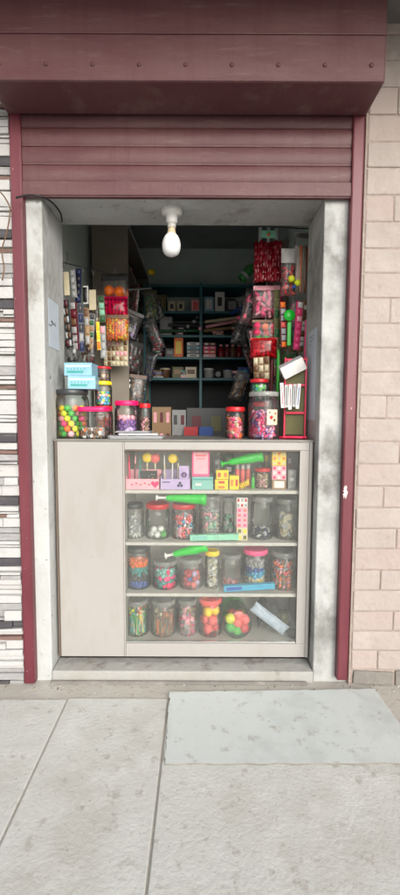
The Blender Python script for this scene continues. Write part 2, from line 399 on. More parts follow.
# ------------------------------------------------------------------ counter
LAM = stained('grey_beige_laminate', (160, 157, 153), [((153, 149, 145), (2, 2, 2), .4, .7, .7), ((146, 139, 130), (9, 9, 3), .56, .74, .45), ((112, 104, 95), (50, 50, 50), .68, .72, .5), ((205, 202, 198), (70, 70, 5), .68, .72, .4)], .42, .03, 90)
LAMI = mat('inner_laminate', (188, 185, 178), .6, .06, 5)
EDGE = mat('brown_edge_band', (96, 84, 74), .5, .1, 20)
ALU = mat('aluminium_trim', (165, 165, 163), .35, .06, 20, metal=.7)
YC = .075; YB = YC+.40
cx0 = at(54.6, 445, YC).x; cx1 = at(313.5, 445, YC).x
ztop = at(185, 439.5, YC).z; zbot = at(185, 656.6, YC).z
gx0 = at(125, 548, YC).x; gx1 = at(298, 548, YC).x; gz1 = at(212, 450, YC).z; gz0 = at(212, 643.5, YC).z
ct = thing('display_counter', 'grey laminate shop counter with a glass display front full of jars', 'counter', ((cx0+cx1)/2, YC, zbot))
ox, oy, oz = ct.location
def L3(x, y, z): return (x-ox, y-oy, z-oz)
def cb(name, a, b, mt, bevel=.0015, label=None):
    mb = MB(); mb.b2(L3(*a), L3(*b)); o = mb.build(name, mt, ct, bevel=bevel)
    if label: o['label'] = label
    return o
cb('front_panel', (cx0+.012, YC, zbot), (gx0, YC+.018, ztop-.012), LAM)
cb('front_frame', (gx0+.001, YC, zbot), (cx1-.020, YC+.018, gz0), LAM)
cb('front_frame', (gx0+.001, YC, gz1), (cx1-.020, YC+.018, ztop-.012), LAM)
cb('front_frame', (gx1, YC, gz0+.001), (cx1-.020, YC+.018, gz1-.001), LAM)
cb('side_panel', (cx0, YC-.003, zbot), (cx0+.011, YB, ztop-.012), EDGE)
cb('side_panel', (cx1-.019, YC-.003, zbot), (cx1-.004, YB, ztop-.012), LAM)
cb('edge_band', (cx1-.0035, YC-.002, zbot), (cx1, YB, ztop-.012), EDGE)
cb('divider', (gx0-.02, YC+.02, zbot+.02), (gx0-.004, YB-.01, ztop-.014), LAMI)
cb('base_board', (cx0+.013, YC+.02, zbot+.002), (cx1-.021, YB-.002, gz0-.006), LAMI)
cb('back_panel', (cx0+.013, YB-.008, gz0), (cx1-.021, YB, ztop-.013), LAMI)
cb('counter_top', (cx0-.004, YC-.006, ztop-.011), (cx1+.003, YB+.01, ztop), mat('worn_counter_top', (120, 118, 114), .35, .15, 12))
cb('door_seam', (gx0-.0085, YC-.0012, zbot+.002), (gx0-.0065, YC-.0002, ztop-.016), EDGE, 0)
cb('glass_trim', (gx0+.001, YC+.003, gz1-.008), (gx1-.001, YC+.016, gz1-.001), EDGE)
cb('glass_trim', (gx0+.001, YC+.002, gz0+.001), (gx1-.001, YC+.020, gz0+.008), ALU)
gm = at(218, 548, YC).x
cb('glass_pane', (gx0+.002, YC+.006, gz0+.009), (gm+.004, YC+.0085, gz1-.009), GLASS, 0)
cb('glass_pane', (gm-.004, YC+.0115, gz0+.009), (gx1-.002, YC+.014, gz1-.009), GLASS, 0)
SZ = {}
SY = YC+.024
for k, py in ((1, 490.5), (2, 542.5), (3, 593.5)):
    SZ[k] = at(212, py, SY).z
    cb('shelf', (gx0-.003, SY, SZ[k]-.017), (cx1-.022, YB-.010, SZ[k]), LAMI, label=None)
SZ[4] = gz0-.004
for fx in (cx0+.07, cx1-.10):
    mb = MB(); p = L3(fx, YC+.05, zs); mb.lathe([(.011, 0), (.014, .004), (.012, zbot-zs)], 14, 0, Matrix.Translation(p)); mb.build('foot', mat('black_foot', (35, 33, 33), .5), ct)
    mb = MB(); p = L3(fx, YB-.05, zs); mb.lathe([(.011, 0), (.014, .004), (.012, zbot-zs)], 14, 0, Matrix.Translation(p)); mb.build('foot', MATS['black_foot'], ct)

# ------------------------------------------------------------------ jars and their fill
def fill(r, h, kind, cols, size, seed, sq=None):
    rr = random.Random(seed); mb = MB(); ri = r*.90-(size*.5 if kind != 'sticks' else .004); n = len(cols)
    if kind == 'layers': kind = 'bands'
    if kind in ('balls', 'sweets', 'packs', 'discs', 'bands'):
        step = size*(.92 if kind == 'balls' else .8); z = size*.5+.004; lay = 0
        while z < h-size*.3:
            K = int(ri/step)+1
            for i in range(-K, K+1):
                for j in range(-K, K+1):
                    x = (i+.5*(j % 2)+.25*(lay % 2))*step*1.02; y = j*step*.88+.3*step*(lay % 2)
                    d = math.hypot(x, y) if not sq else max(abs(x), abs(y))
                    if d > ri: continue
                    if d < ri*.45 and z < h-size*1.6: continue
                    x += rr.uniform(-.1, .1)*size; y += rr.uniform(-.1, .1)*size; zz = z+rr.uniform(-.12, .12)*size
                    band = int(zz/h*n*1.0) if kind == 'bands' else None
                    ci = rr.randrange(n) if kind != 'bands' else min(n-1, int((zz+rr.uniform(-.3, .3)*size)/h*n)) % n
                    rot = (rr.uniform(0, 3), rr.uniform(0, 3), rr.uniform(0, 3))
                    if kind == 'balls': mb.ball((x, y, zz), size*.5, ci, 10)
                    elif kind == 'bands': mb.ball((x, y, zz), size*.6, ci, 8, (1.1, .9, .6), rot)
                    elif kind == 'sweets':
                        mb.ball((x, y, zz), size*.42, ci, 8, (1.2, .8, .7), rot)
                        q = Euler(rot).to_matrix()
                        for s in (-1, 1):
                            mb.rod(Vector((x, y, zz))+q @ Vector((s*size*.42, 0, 0)), Vector((x, y, zz))+q @ Vector((s*size*.68, 0, 0)), size*.05, size*.24, 6, ci)
                    elif kind == 'packs': mb.box((x, y, zz), (size*1.1, size*.3, size*.8), ci, rot=rot)
                    else: 
                        mb.lathe([(size*.5, -size*.12), (size*.5, size*.12)], 10, ci, Matrix.Translation((x, y, zz)) @ Euler(rot).to_matrix().to_4x4())
            z += step*.86; lay += 1
    elif kind == 'layers':
        z = .004; k = 0
        while z < h:
            dz = min(h-z, size*rr.uniform(.5, 1.1))
            if dz < .003: break
            for q in range(9):
                a = q*.7+k; rr2 = ri*.97
                mb.lathe([(rr2*.3, 0), (rr2*.34, dz*.5), (rr2*.3, dz)], 8, (k+(q % 2)) % n, Matrix.Translation((rr2*.66*math.cos(a), rr2*.66*math.sin(a), z)))
            mb.lathe([(rr2*.8, 0), (rr2*.86, dz*.5), (rr2*.8, dz*.98)], 18, k % n, Matrix.Translation((0, 0, z)))
            z += dz; k += 1
    elif kind == 'sticks':
        for q in range(int(size)):
            a = rr.uniform(0, 6.28); ra = ri*.9*rr.random()**.4; b2 = a+rr.uniform(-.9, .9); l = h*rr.uniform(.7, 1)
            p0 = Vector((ra*math.cos(a), ra*math.sin(a), .008)); p1 = Vector((ri*.85*math.cos(b2), ri*.85*math.sin(b2), l))
            mb.rod(p0, p1, .0035, .003, 6, rr.randrange(n)); 
            if q % 3 == 0: mb.ball(p1, .008, rr.randrange(n), 6)
    return mb
def jar(x, Y, z, r, h, lid, label, body=JARPL, group=None, sq=None, lidh=None, neck=.86, tilt=None, content=None, lids='ridged', rot=0):
    j = thing('jar', label, 'jar', (x, Y, z), (0, 0, rot) if not tilt else tilt, group)
    lh = lidh or min(.024, h*.14); hb = h-lh
    prof = [(r*.5, .003), (r*.9, 0), (r*.98, .006), (r, .016), (r*.985, h*.25), (r*.985, h*.55), (r, hb*.80), (r*.97, hb*.87), (r*(neck+.06), hb*.94), (r*neck, hb*.965), (r*neck, h-lh*.2)]
    MB().lathe(prof, 36, 0, None, sq).build('jar_body', body, j)
    rl = r*(neck+.06)
    if lid:
        m_ = MB().lathe([(rl, hb-.001), (rl*1.02, hb+.002), (rl*1.02, h-.004), (rl*.97, h), (rl*.86, h), (rl*.84, h-.003)], 36, 0, None, sq)
        for k in range(24 if not sq else 0):
            a_ = k/24*6.283; m_.box((rl*1.02*math.cos(a_), rl*1.02*math.sin(a_), hb+lh*.45), (.002, .002, lh*.7), 0, rot=(0, 0, a_))
        m_.build('lid', C(lid, .35) if isinstance(lid, str) else lid, j)
    if content:
        kind, cols, size, frac, clabel, ccat = content
        mb = fill(r, hb*.9*frac, kind, cols, size, hash_(label), sq)
        o = mb.build('jar_contents', [C(c_) for c_ in cols], None, j.location, j.rotation_euler)
        tag(o, clabel, ccat, kind='stuff')
    return j
def hash_(s): return sum(ord(c)*(i+1) for i, c in enumerate(s)) % 9999
def shelfjar(k, x0, x1, yt, Y, lid, label, **kw):
    yb = {1: 489, 2: 541, 3: 592, 4: 643}[k]
    p0 = at(x0, (yt+yb)/2, Y); p1 = at(x1, (yt+yb)/2, Y); top = at((x0+x1)/2, yt, Y)
    r = (p1.x-p0.x)/2; h = top.z-SZ[k]
    return jar((p0.x+p1.x)/2, Y, SZ[k]+.0008, r, h, lid, label, **kw)
G2 = 'jars on the shelves of the glass display counter'
CLEARLID = clear('clear_lid_plastic', .3, (225, 228, 228), .2)
YJ = YC+.125
# second row (upper jars)
shelfjar(2, 126, 144, 503, YJ, 'darkgrey', 'jar of silver wrapped sweets, leftmost on the second display level', group=G2, body=JARFR, content=('sweets', ['silver', 'white', 'grey'], .022, .8, 'silver wrapped sweets in the leftmost jar of the second level', 'sweets'))
shelfjar(2, 145.5, 170, 503, YJ, 'red', 'red lidded jar under the white tip of the green horn', group=G2, content=None)
shelfjar(2, 171.5, 196, 503, YJ, 'red', 'red lidded jar of pink and blue sweets right of the green ball', group=G2, content=('sweets', ['palepink', 'cyan', 'white', 'grey', 'coral'], .026, .85, 'pink and blue sweets in the second red lidded jar', 'sweets'))
shelfjar(2, 199, 221, 495, YJ+.02, CLEARLID, 'cloudy jar of mixed wrapped sweets beside the wide end of the horn', group=G2, body=JARFR, content=('sweets', ['silver', 'palepink', 'mint', 'grey', 'cream'], .026, .85, 'mixed pale sweets in the cloudy jar', 'sweets'))
shelfjar(2, 222, 234.5, 497, YJ+.10, 'grey', 'narrow grey lidded jar behind the long mint box', group=G2, body=JARFR, content=('packs', ['mint', 'white', 'darkgrey'], .022, .7, 'small mint packets in the narrow grey lidded jar', 'sweets'))
shelfjar(2, 250, 273, 496, YJ, CLEARLID, 'clear lidded jar with black and silver sweets in its bottom', group=G2, content=('packs', ['silver', 'white', 'darkgrey', 'navy'], .022, .36, 'black and silver sweets at the bottom of a clear jar', 'sweets'))
shelfjar(2, 275, 297, 498, YJ, CLEARLID, 'dusty jar of tan biscuits at the right end of the second level', group=G2, body=JARFR, content=('discs', ['tan', 'cream', 'silver'], .034, .8, 'tan biscuits in the dusty jar at the right end', 'biscuits'))
# third row
shelfjar(3, 126, 151, 546, YJ, 'darkgrey', 'dark lidded jar with blue and orange layers, leftmost on the third level', group=G2, content=('layers', ['blue', 'darkgrey', 'teal', 'orange'], .022, .86, 'blue and orange candy bands in the leftmost third level jar', 'sweets'))
shelfjar(3, 152.5, 178, 559, YJ, CLEARLID, 'low jar of bright pink and teal candy below the lower green horn', group=G2, content=('layers', ['hotpink', 'teal', 'pink', 'paleteal', 'hotpink'], .026, .95, 'bright pink and teal candy in the low jar', 'sweets'))
shelfjar(3, 179.5, 203, 557, YJ, CLEARLID, 'jar of red and blue balls left of the yellow lidded jar', group=G2, body=JARFR, content=('balls', ['coral', 'blue', 'red', 'lilac'], .032, .8, 'red and blue balls in the jar left of the yellow lid', 'sweets'))
shelfjar(3, 205, 219.5, 550, YJ-.01, 'yellow', 'narrow white candy jar with a yellow lid', group=G2, neck=.88, content=('discs', ['white', 'cream'], .02, .98, 'white mint tablets filling the yellow lidded jar', 'sweets'))
shelfjar(3, 221, 241, 553, YJ, CLEARLID, 'nearly empty clear jar right of the yellow lidded jar', group=G2, body=JARFR, content=('sweets', ['coral', 'red', 'palepink'], .024, .25, 'few red sweets at the bottom of a clear jar', 'sweets'))
shelfjar(3, 242.5, 268, 548, YJ+.01, 'pink', 'pink lidded jar with blue and yellow layers', group=G2, content=('layers', ['yellow', 'cream', 'cyan', 'blue', 'grey'], .024, .85, 'blue and yellow candy bands in the pink lidded jar', 'sweets'))
shelfjar(3, 270, 296, 550, YJ, CLEARLID, 'jar of orange and pink wrapped sweets at the right end of the third level', group=G2, content=('sweets', ['orange', 'coral', 'palepink', 'olive', 'silver'], .026, .85, 'orange and pink wrapped sweets at the right end', 'sweets'))
# bottom row
shelfjar(4, 126, 149, 598, YJ, CLEARLID, 'jar of yellow and green straws at the bottom left of the display', group=G2, content=('sticks', ['lemon', 'teal', 'green', 'orange', 'cream'], 70, .95, 'yellow and green straws in the bottom left jar', 'straws'))
shelfjar(4, 151, 176, 598, YJ, CLEARLID, 'jar of brown and orange sticks, second on the bottom level', group=G2, body=JARFR, content=('sticks', ['olive', 'tan', 'cream', 'orange', 'brown'], 60, .9, 'brown and orange sticks in the second bottom jar', 'sticks'))
shelfjar(4, 177.5, 197, 598, YJ, CLEARLID, 'jar of dusty pink sweets left of the red and yellow balls', group=G2, body=JARFR, content=('packs', ['palepink', 'grey', 'pink', 'tan'], .024, .95, 'dusty pink sweets in the third bottom jar', 'sweets'))
shelfjar(4, 198.5, 222, 597, YJ, 'coral', 'jar packed with large red and yellow foam balls', group=G2)

def ballcopy(proto, loc):
    c = proto.copy(); col.objects.link(c); c.location = loc; return c
def ball_thing(colr, r, loc, label, group):
    o = MB().ball((0, 0, 0), r, 0, 20).build('ball', C(colr, .6), None, loc)
    return tag(o, label, 'ball', group)
protos = {}
def balls_in(locs, r, where, group):
    for c_, loc in locs:
        k = (c_, where)
        if k not in protos: protos[k] = ball_thing(c_, r, loc, f'{c_} ball {where}', group)
        else: ballcopy(protos[k], loc)
# foam balls in bottom jar: stacked
p = at(210, 620, YJ); rj = (at(222, 620, YJ).x-at(198.5, 620, YJ).x)/2
rb = rj*.42; locs = []
for i, cs in enumerate([('coral', 'red', 'coral'), ('coral', 'orange', 'coral'), ('yellow', 'orange', 'yellow'), ('lemon', 'orange', 'coral')]):
    for q in range(3):
        a_ = q*2.094+i*1.05-1.57-.5
        locs.append((cs[q], (p.x+rj*.44*math.cos(a_), YJ+rj*.44*math.sin(a_), SZ[4]+.006+rb+i*rb*1.72)))
balls_in(locs, rb, 'among the foam balls in the packed bottom jar', 'foam balls in the bottom jar')
# white and green balls in the second red lidded jar
p = at(158, 530, YJ); rb = .0175
locs = [('white', (p.x-.035, YJ-.02, SZ[2]+.005+rb)), ('white', (p.x+.0, YJ-.035, SZ[2]+.005+rb)), ('green', (p.x+.033, YJ-.028, SZ[2]+.005+rb)), ('white', (p.x-.012, YJ+.005, SZ[2]+.005+rb)),
        ('green', (p.x+.025, YJ+.012, SZ[2]+.005+rb)), ('white', (p.x-.02, YJ-.022, SZ[2]+.03+rb)), ('white', (p.x+.018, YJ-.018, SZ[2]+.032+rb))]
balls_in(locs, rb, 'at the bottom of the jar below the horn tip', 'balls in the jar below the horn tip')
# the lying jar at the bottom (its base faces us)
a_ = at(238, 622, YC+.05); r_ = (at(253, 622, YC+.05).x-at(223, 622, YC+.05).x)/2*.98
jj = jar(a_.x, YC+.045, SZ[4]+r_+.002, r_, .2, 'green', 'round jar lying on its side with its base facing the glass', group=G2, tilt=(R(-90), 0, R(4)))
rb = r_*.36; k = 0; locs = []
for (dx, dz, c_) in [(-.5, .25, 'lemon'), (-.45, -.35, 'green'), (.08, .5, 'coral'), (.52, .2, 'coral'), (.45, -.38, 'red'), (0, -.02, 'coral'), (-.02, -.55, 'green')]:
    locs.append((c_, (a_.x+dx*r_, YC+.055+rb+rnd.uniform(0, .01), SZ[4]+r_+dz*r_)))
for (dx, dz, c_) in [(-.3, .3, 'coral'), (.3, .3, 'lemon'), (0, -.4, 'green')]:
    locs.append((c_, (a_.x+dx*r_, YC+.055+rb*3.0, SZ[4]+r_+dz*r_)))
balls_in(locs, rb, 'inside the jar lying on its side', 'balls in the lying jar')

# things on first level
def boxthing(name, label, cat, x0, x1, yt, z, Y, d, mats, group=None, yb=None, rot=0, bev=.0015, face=None, h=None):
    """a closed carton standing at z, its front face at depth Y; face(mb,w,h) adds printed marks 0.6 mm proud"""
    ym = yb or yt+15
    p0 = at(x0, ym, Y); p1 = at(x1, ym, Y); top = at((x0+x1)/2, yt, Y); wd = p1.x-p0.x; hh = h or top.z-z
    mb = MB(); mb.box((0, d/2, hh/2), (wd, d, hh)); 
    o = mb.build(name, mats[0], None, ((p0.x+p1.x)/2, Y, z+.0006), (0, 0, rot), bevel=bev)
    tag(o, label, cat, group)
    if face:
        fm = MB(); face(fm, wd, hh); fm.build('printed_panel', mats[1:], o)
    return o, wd, hh
z1 = SZ[1]; Y1 = YC+.05
def heart(mb, c, s, mi):
    vs = [(c[0]+s*.06*16*math.sin(t_)**3/16*8/8, -.0008, c[2]+s*.06*(13*math.cos(t_)-5*math.cos(2*t_)-2*math.cos(3*t_)-math.cos(4*t_))/16) for t_ in [k*6.283/20 for k in range(20)]]
    mb.add(vs, [tuple(range(20))], mi)
# display tray boxes with lollipops/pens
def tray(x0, x1, cols, items, label, name, face):
    p0 = at(x0, 480, Y1); p1 = at(x1, 480, Y1); wd = p1.x-p0.x; hh = at(140, 479, Y1).z-z1; D_ = .14
    tr = thing(name, label, 'display box', ((p0.x+p1.x)/2, Y1, z1+.0006))
    mb = MB(); mb.b2((-wd/2, 0, 0), (wd/2, .003, hh)); mb.b2((-wd/2, D_, 0), (wd/2, D_+.003, hh*1.6)); mb.b2((-wd/2, .003, 0), (-wd/2+.003, D_, hh*1.2)); mb.b2((wd/2-.003, .003, 0), (wd/2, D_, hh*1.2)); mb.b2((-wd/2+.003, .003, 0), (wd/2-.003, D_, .003))
    mb.build('carton', C(cols[0]), tr)
    fm = MB(); face(fm, wd, hh); fm.build('printed_panel', [C(c_) for c_ in cols[1:]], tr)
    return tr, wd, hh
def f_pink(mb, w, h):
    for i in range(5): mb.box((-w*.32+i*w*.13, -.0006, h*(.45+.12*(i % 2))), (w*.06, .001, h*.12), 0)
    heart(mb, (w*.38, 0, h*.5), .35, 1)
def f_purple(mb, w, h):
    for k in range(3):
        a_ = k*2.09+1.57; mb.lathe([(.0075, 0), (.0075, .001)], 12, 0, Matrix.Translation((w*.16+.009*math.cos(a_), -.0008, h*.45+.009*math.sin(a_))) @ Euler((R(90), 0, 0)).to_matrix().to_4x4())
    mb.box((-w*.3, -.0006, h*.7), (w*.25, .001, h*.1), 0)
t1, w1, h1 = tray(126, 159, ['palepink', 'red', 'hotpink'], 0, 'open pink counter box holding pens and a dark glitter pack', 'pen_display_box', f_pink)
t2, w2, h2 = tray(160.5, 190, ['lilac', 'navy', 'purple'], 0, 'open lilac counter box with a purple flower mark and tall toffee sticks', 'stick_display_box', f_purple)
def pen(x, Y, z, l, c1, c2, label, lean=0, flower=None):
    t_ = thing('pen' if not flower else 'lollipop', label, 'pen' if not flower else 'lollipop', (x, Y, z), (R(-4), lean, 0))
    MB().rod((0, 0, 0), (0, 0, l*.75), .004, .004, 10).build('barrel' if not flower else 'stick', C(c1), t_)
    if flower: MB().ball((0, 0, l*.86), l*.15, 0, 14, (1, .5, 1)).build('candy_head', C(flower), t_)
    else: MB().rod((0, 0, l*.75), (0, 0, l), .0045, .003, 10).build('cap', C(c2), t_)
    return t_
za = z1+.004; tp = at(150, 452, Y1+.05).z-za
for (px, c1, c2, lab, ln, fl, hf) in [(130, 'hotpink', 'red', 'pink pen at the left end of the pink counter box', -.05, None, .95), (134, 'maroon', 'palepink', 'maroon pen beside the pink pen in the pink counter box', .04, None, .9),
        (138, 'teal', 'darkgreen', 'teal pen in the pink counter box', .10, None, .85), (142, 'darkgreen', 'teal', 'dark green pen in the pink counter box', -.08, None, .8),
        (147, 'cream', 'yellow', 'lollipop with a round yellow head above the pink box', 0, 'yellow', .98), (155, 'cream', 'pink', 'lollipop with a round pink head above the pink box', 0, 'coral', .96),
        (165, 'cream', 'white', 'white toffee stick nearest the left of the lilac box', -.03, None, .9), (172, 'white', 'yellow', 'lollipop with a yellow head in the lilac counter box', .02, 'yellow', .95), (178, 'cream', 'olive', 'cream stick right of the yellow lollipop in the lilac box', .0, None, .92)]:
    p = at(px, 480, Y1+.04); pen(p.x, Y1+.045, za, tp*hf, c1, c2, lab, ln, fl)
o, _, _ = boxthing('glitter_pack', 'black pack with gold marks in the pink counter box', 'pack', 141, 157, 471, za, Y1+.02, .012, [C('black'), C('yellow'), C('silver')], face=lambda mb, w, h: [mb.box((rnd.uniform(-.4, .4)*w, -.0006, rnd.uniform(.3, .9)*h), (.006, .001, .003), rnd.randrange(2)) for _ in range(10)])
o, _, _ = boxthing('flower_pack', 'lilac packet with a purple rosette in the lilac counter box', 'pack', 179, 189, 466, za, Y1+.02, .02, [C('lilac'), C('purple'), C('white')],
   face=lambda mb, w, h: [mb.lathe([(.007, 0), (.007, .001)], 10, 0 if k else 1, Matrix.Translation((.010*math.cos(k*1.05)*(k > 0), -.001, h*.6+.010*math.sin(k*1.05)*(k > 0))) @ Euler((R(90), 0, 0)).to_matrix().to_4x4()) for k in range(7)])
tb, wb, hb_ = boxthing('teal_carton', 'long pale teal carton under the pink calculator card', 'box', 192, 213, 477, z1, Y1, .16, [C('paleteal'), C('teal'), C('white')], face=lambda mb, w, h: (mb.box((0, -.0006, h*.8), (w*.94, .001, h*.12), 0), mb.box((-w*.2, -.0006, h*.4), (w*.3, .001, h*.2), 1)))
# pink card with keypad-like print
o, _, _ = boxthing('pink_card_pack', 'pink framed card pack standing on the teal carton', 'card pack', 192, 209.5, 450.5, z1+hb_+.001, Y1+.004, .02, [C('pink'), C('palepink'), C('coral')],
  face=lambda mb, w, h: (mb.box((0, -.0006, h*.52), (w*.82, .001, h*.84), 0), mb.box((0, -.0014, h*.8), (w*.6, .001, h*.05), 1), mb.box((0, -.0014, h*.68), (w*.5, .001, h*.03), 1)))
def f_dots(cols=2, rows=3, s=.3):
    def f(mb, w, h):
        for i in range(cols):
            for j in range(rows):
                mb.box(((i+.5)/cols*w-w/2, -.0006, (j+.5)/rows*h), (w/cols*s*1.6, .001, h/rows*s*1.6), (i+j) % 2)
    return f
boxthing('yellow_carton', 'yellow carton nearest the teal carton on the top display level', 'box', 215, 228, 480, z1, Y1, .05, [C('yellow'), C('orange'), C('red')], 'yellow cartons on the top display level', face=f_dots(1, 2))
y2 = at(222, 480, Y1).z
boxthing('yellow_carton', 'yellow carton stacked on top of another yellow carton', 'box', 216, 228.5, 470.5, y2+.002, Y1+.004, .05, [C('yellow'), C('red'), C('orange')], 'yellow cartons on the top display level', face=f_dots(2, 1))
boxthing('yellow_carton', 'low yellow carton beside the coiled yellow toy', 'box', 229.5, 239, 476, z1, Y1, .05, [C('yellow'), C('orange'), C('red')], 'yellow cartons on the top display level', face=f_dots(2, 1))
# coiled yellow toy
p = at(245.5, 483, Y1+.02); m = MB(); pts = [(-.026+k*.0009, .012*math.cos(k*.55), .014+.013*math.sin(k*.55)+k*.0002) for k in range(60)]
m.tube(pts, .004, 7); o = m.build('spring_toy', C('yellow'), None, (p.x, Y1+.03, z1+.004), (0, -.3, 0)); tag(o, 'coiled yellow plastic spring toy', 'toy')
# little bottles white caps red
for i, (px, lc) in enumerate([(237.5, 'first'), (243, 'middle'), (248.5, 'third')]):
    p = at(px, 470, Y1+.11); hb2 = at(px, 464.5, Y1+.11).z-z1
    t_ = thing('small_bottle', ['small red bottle with white cap, leftmost of three behind the yellow cartons', 'small red bottle with white cap, middle one of three', 'small red bottle with white cap nearest the red lidded tub'][i], 'bottle', (p.x, Y1+.12, z1+.0006), group='small red bottles behind the yellow cartons')
    MB().lathe([(.011, 0), (.012, .003), (.012, hb2*.7), (.007, hb2*.8), (.007, hb2*.86)], 16).build('bottle_body', C('coral'), t_)
    MB().lathe([(.010, hb2*.80), (.010, hb2*.99), (.008, hb2)], 16).build('cap', C('white'), t_)
for (px, c_, lab) in [(253, 'green', 'small green bottle with a green cap beside the spring toy')]:
    p = at(px, 480, Y1+.04); t_ = thing('small_bottle', lab, 'bottle', (p.x, Y1+.04, z1+.0006)); h_ = at(px, 473, Y1+.04).z-z1
    MB().lathe([(.009, 0), (.010, .003), (.010, h_*.6), (.005, h_*.75)], 14).build('bottle_body', C(c_), t_); MB().lathe([(.006, h_*.72), (.006, h_)], 12).build('cap', C('darkgreen'), t_)
j_ = shelfjar(1, 255, 270, 468, Y1+.06, 'red', 'small tub of pale sweets with a wide red lid on the top level', neck=.98, lidh=.016, content=('sweets', ['palepink', 'tan', 'cream'], .016, .9, 'pale sweets inside the small red lidded tub', 'sweets'))
p = at(259.5, 463, Y1+.06); m = MB().lathe([(.012, 0), (.014, .004), (.012, .012), (.008, .02), (.0001, .022)], 16)
o = m.build('spinning_top', [C('darkgrey')], None, (p.x, Y1+.06, at(262, 468, Y1+.06).z+.002)); tag(o, 'small dark spinning top standing on the red lid', 'toy')
p = at(267, 465, Y1+.12); hy = at(266, 455, Y1+.12).z-z1; t_ = thing('small_bottle', 'tall yellow brown bottle behind the red lidded tub', 'bottle', (p.x, Y1+.13, z1+.0006))
MB().lathe([(.015, 0), (.017, .003), (.017, hy*.7), (.010, hy*.82)], 18).build('bottle_body', C('olive'), t_); MB().lathe([(.012, hy*.80), (.012, hy)], 16).build('cap', C('yellow'), t_)
# stacked little boxes right
bz = z1
for (yt_, yb_, cs, lab, fc) in [(480, 489, ('tan', 'white', 'blue'), 'brown edged picture box at the bottom of the narrow stack', f_dots(1, 1, .45)),
        (466, 479, ('palepink', 'hotpink', 'white'), 'pink checked box in the middle of the narrow stack', f_dots(3, 3, .36)), (451.5, 465, ('yellow', 'cream', 'orange'), 'yellow checked box on top of the narrow stack', f_dots(3, 3, .36))]:
    o, w_, h_ = boxthing('small_carton', lab, 'box', 272, 286, yt_, bz, Y1+.02, .06, [C(c_) for c_ in cs], 'stacked cartons at the right of the top level', face=fc); bz += h_+.0012
for (px0, px1, yt_, c_, lab, Y_) in [(288, 296, 470, 'grey', 'grey cosmetic box at the right end of the top level', Y1+.03), (287, 292, 456, 'maroon', 'tall maroon box at the right end behind the grey box', Y1+.12), (213, 222, 458, 'darkgrey', 'dark grey box behind the yellow cartons', Y1+.17), (224, 234, 455, 'darkgreen', 'dark green box behind the yellow cartons', Y1+.19)]:
    boxthing('small_carton', lab, 'box', px0, px1, yt_, z1, Y_, .07, [C(c_), C('silver'), C('white')], face=f_dots(1, 3, .3))
# green horns: blown plastic party horns lying across lids
def horn(p0, p1, rbig, label, tip='white'):
    p0 = Vector(p0); p1 = Vector(p1); d = p1-p0; L = d.length
    t_ = thing('toy_horn', label, 'toy horn', p0, d.to_track_quat('Z', 'Y').to_euler(), 'green toy horns in the display')
    MB().lathe([(.005, -.002), (.017, 0), (.018, .005), (.008, .012), (.006, L*.16), (.010, L*.2), (.010, L*.24)], 20).build('mouthpiece', C(tip), t_)
    MB().lathe([(.012, L*.2), (.017, L*.26), (.021, L*.5), (.027, L*.72), (rbig*1.1, L*.90), (rbig*1.4, L), (rbig*1.33, L), (rbig*1.0, L*.9), (.019, L*.72)], 28, cap=False).build('bell', C('brightgreen', .3), t_)
    return t_
YH = YC+.055
horn(at(156, 497.5, YH), at(206, 499, YH+.01), .026, 'green horn with white tip lying above the second row jars')
horn(at(165, 556, YH), at(207, 546.5, YH+.01), .020, 'green horn slanting up above the low pink and teal jar')
horn(at(221, 464, YH+.02), at(262, 456, YH+.03), .024, 'green horn lying above the yellow cartons on the top level', 'brightgreen')
# long boxes lying
def bar(pa, pb, hgt, dep, c, c2, label, k, Y):
    a_ = at(*pa, Y); b_ = at(*pb, Y); d = b_-a_; L = d.length; ang = math.atan2(d.z, d.x)
    o = MB().box((L/2, dep/2, hgt/2), (L, dep, hgt)).build('long_box', C(c), None, (a_.x, Y, max(a_.z, SZ[k]+.001)), (0, -ang, 0), bevel=.0015)
    tag(o, label, 'box'); MB().box((L*.2, -.0006, hgt/2), (L*.3, .001, hgt*.6)).build('printed_panel', C(c2), o); return o
bar((190, 541), (239, 540), .030, .03, 'mint', 'paleteal', 'long mint green box lying in front of the second row jars', 2, YC+.032)
bar((224, 592), (275, 589), .030, .03, 'cyan', 'blue', 'long cyan box lying in front of the third row jars', 3, YC+.032)
zb2 = SZ[2]
for (yt_, cs, lab, fc) in [(528, ('cream', 'yellow', 'olive'), 'yellow checked blister pack lowest in the stack left of the black sweets jar', f_dots(2, 2, .36)), (508, ('palepink', 'coral', 'pink'), 'pink blister pack in the middle of its stack', f_dots(2, 4, .33)), (498, ('white', 'grey', 'red'), 'white blister pack topmost of its stack', f_dots(3, 2, .36))]:
    o, w_, h_ = boxthing('blister_pack', lab, 'pack', 236.5, 247.5, yt_, zb2, YC+.06, .02, [C(c_) for c_ in cs], 'blister packs stacked on the second level', face=fc); zb2 += h_+.001
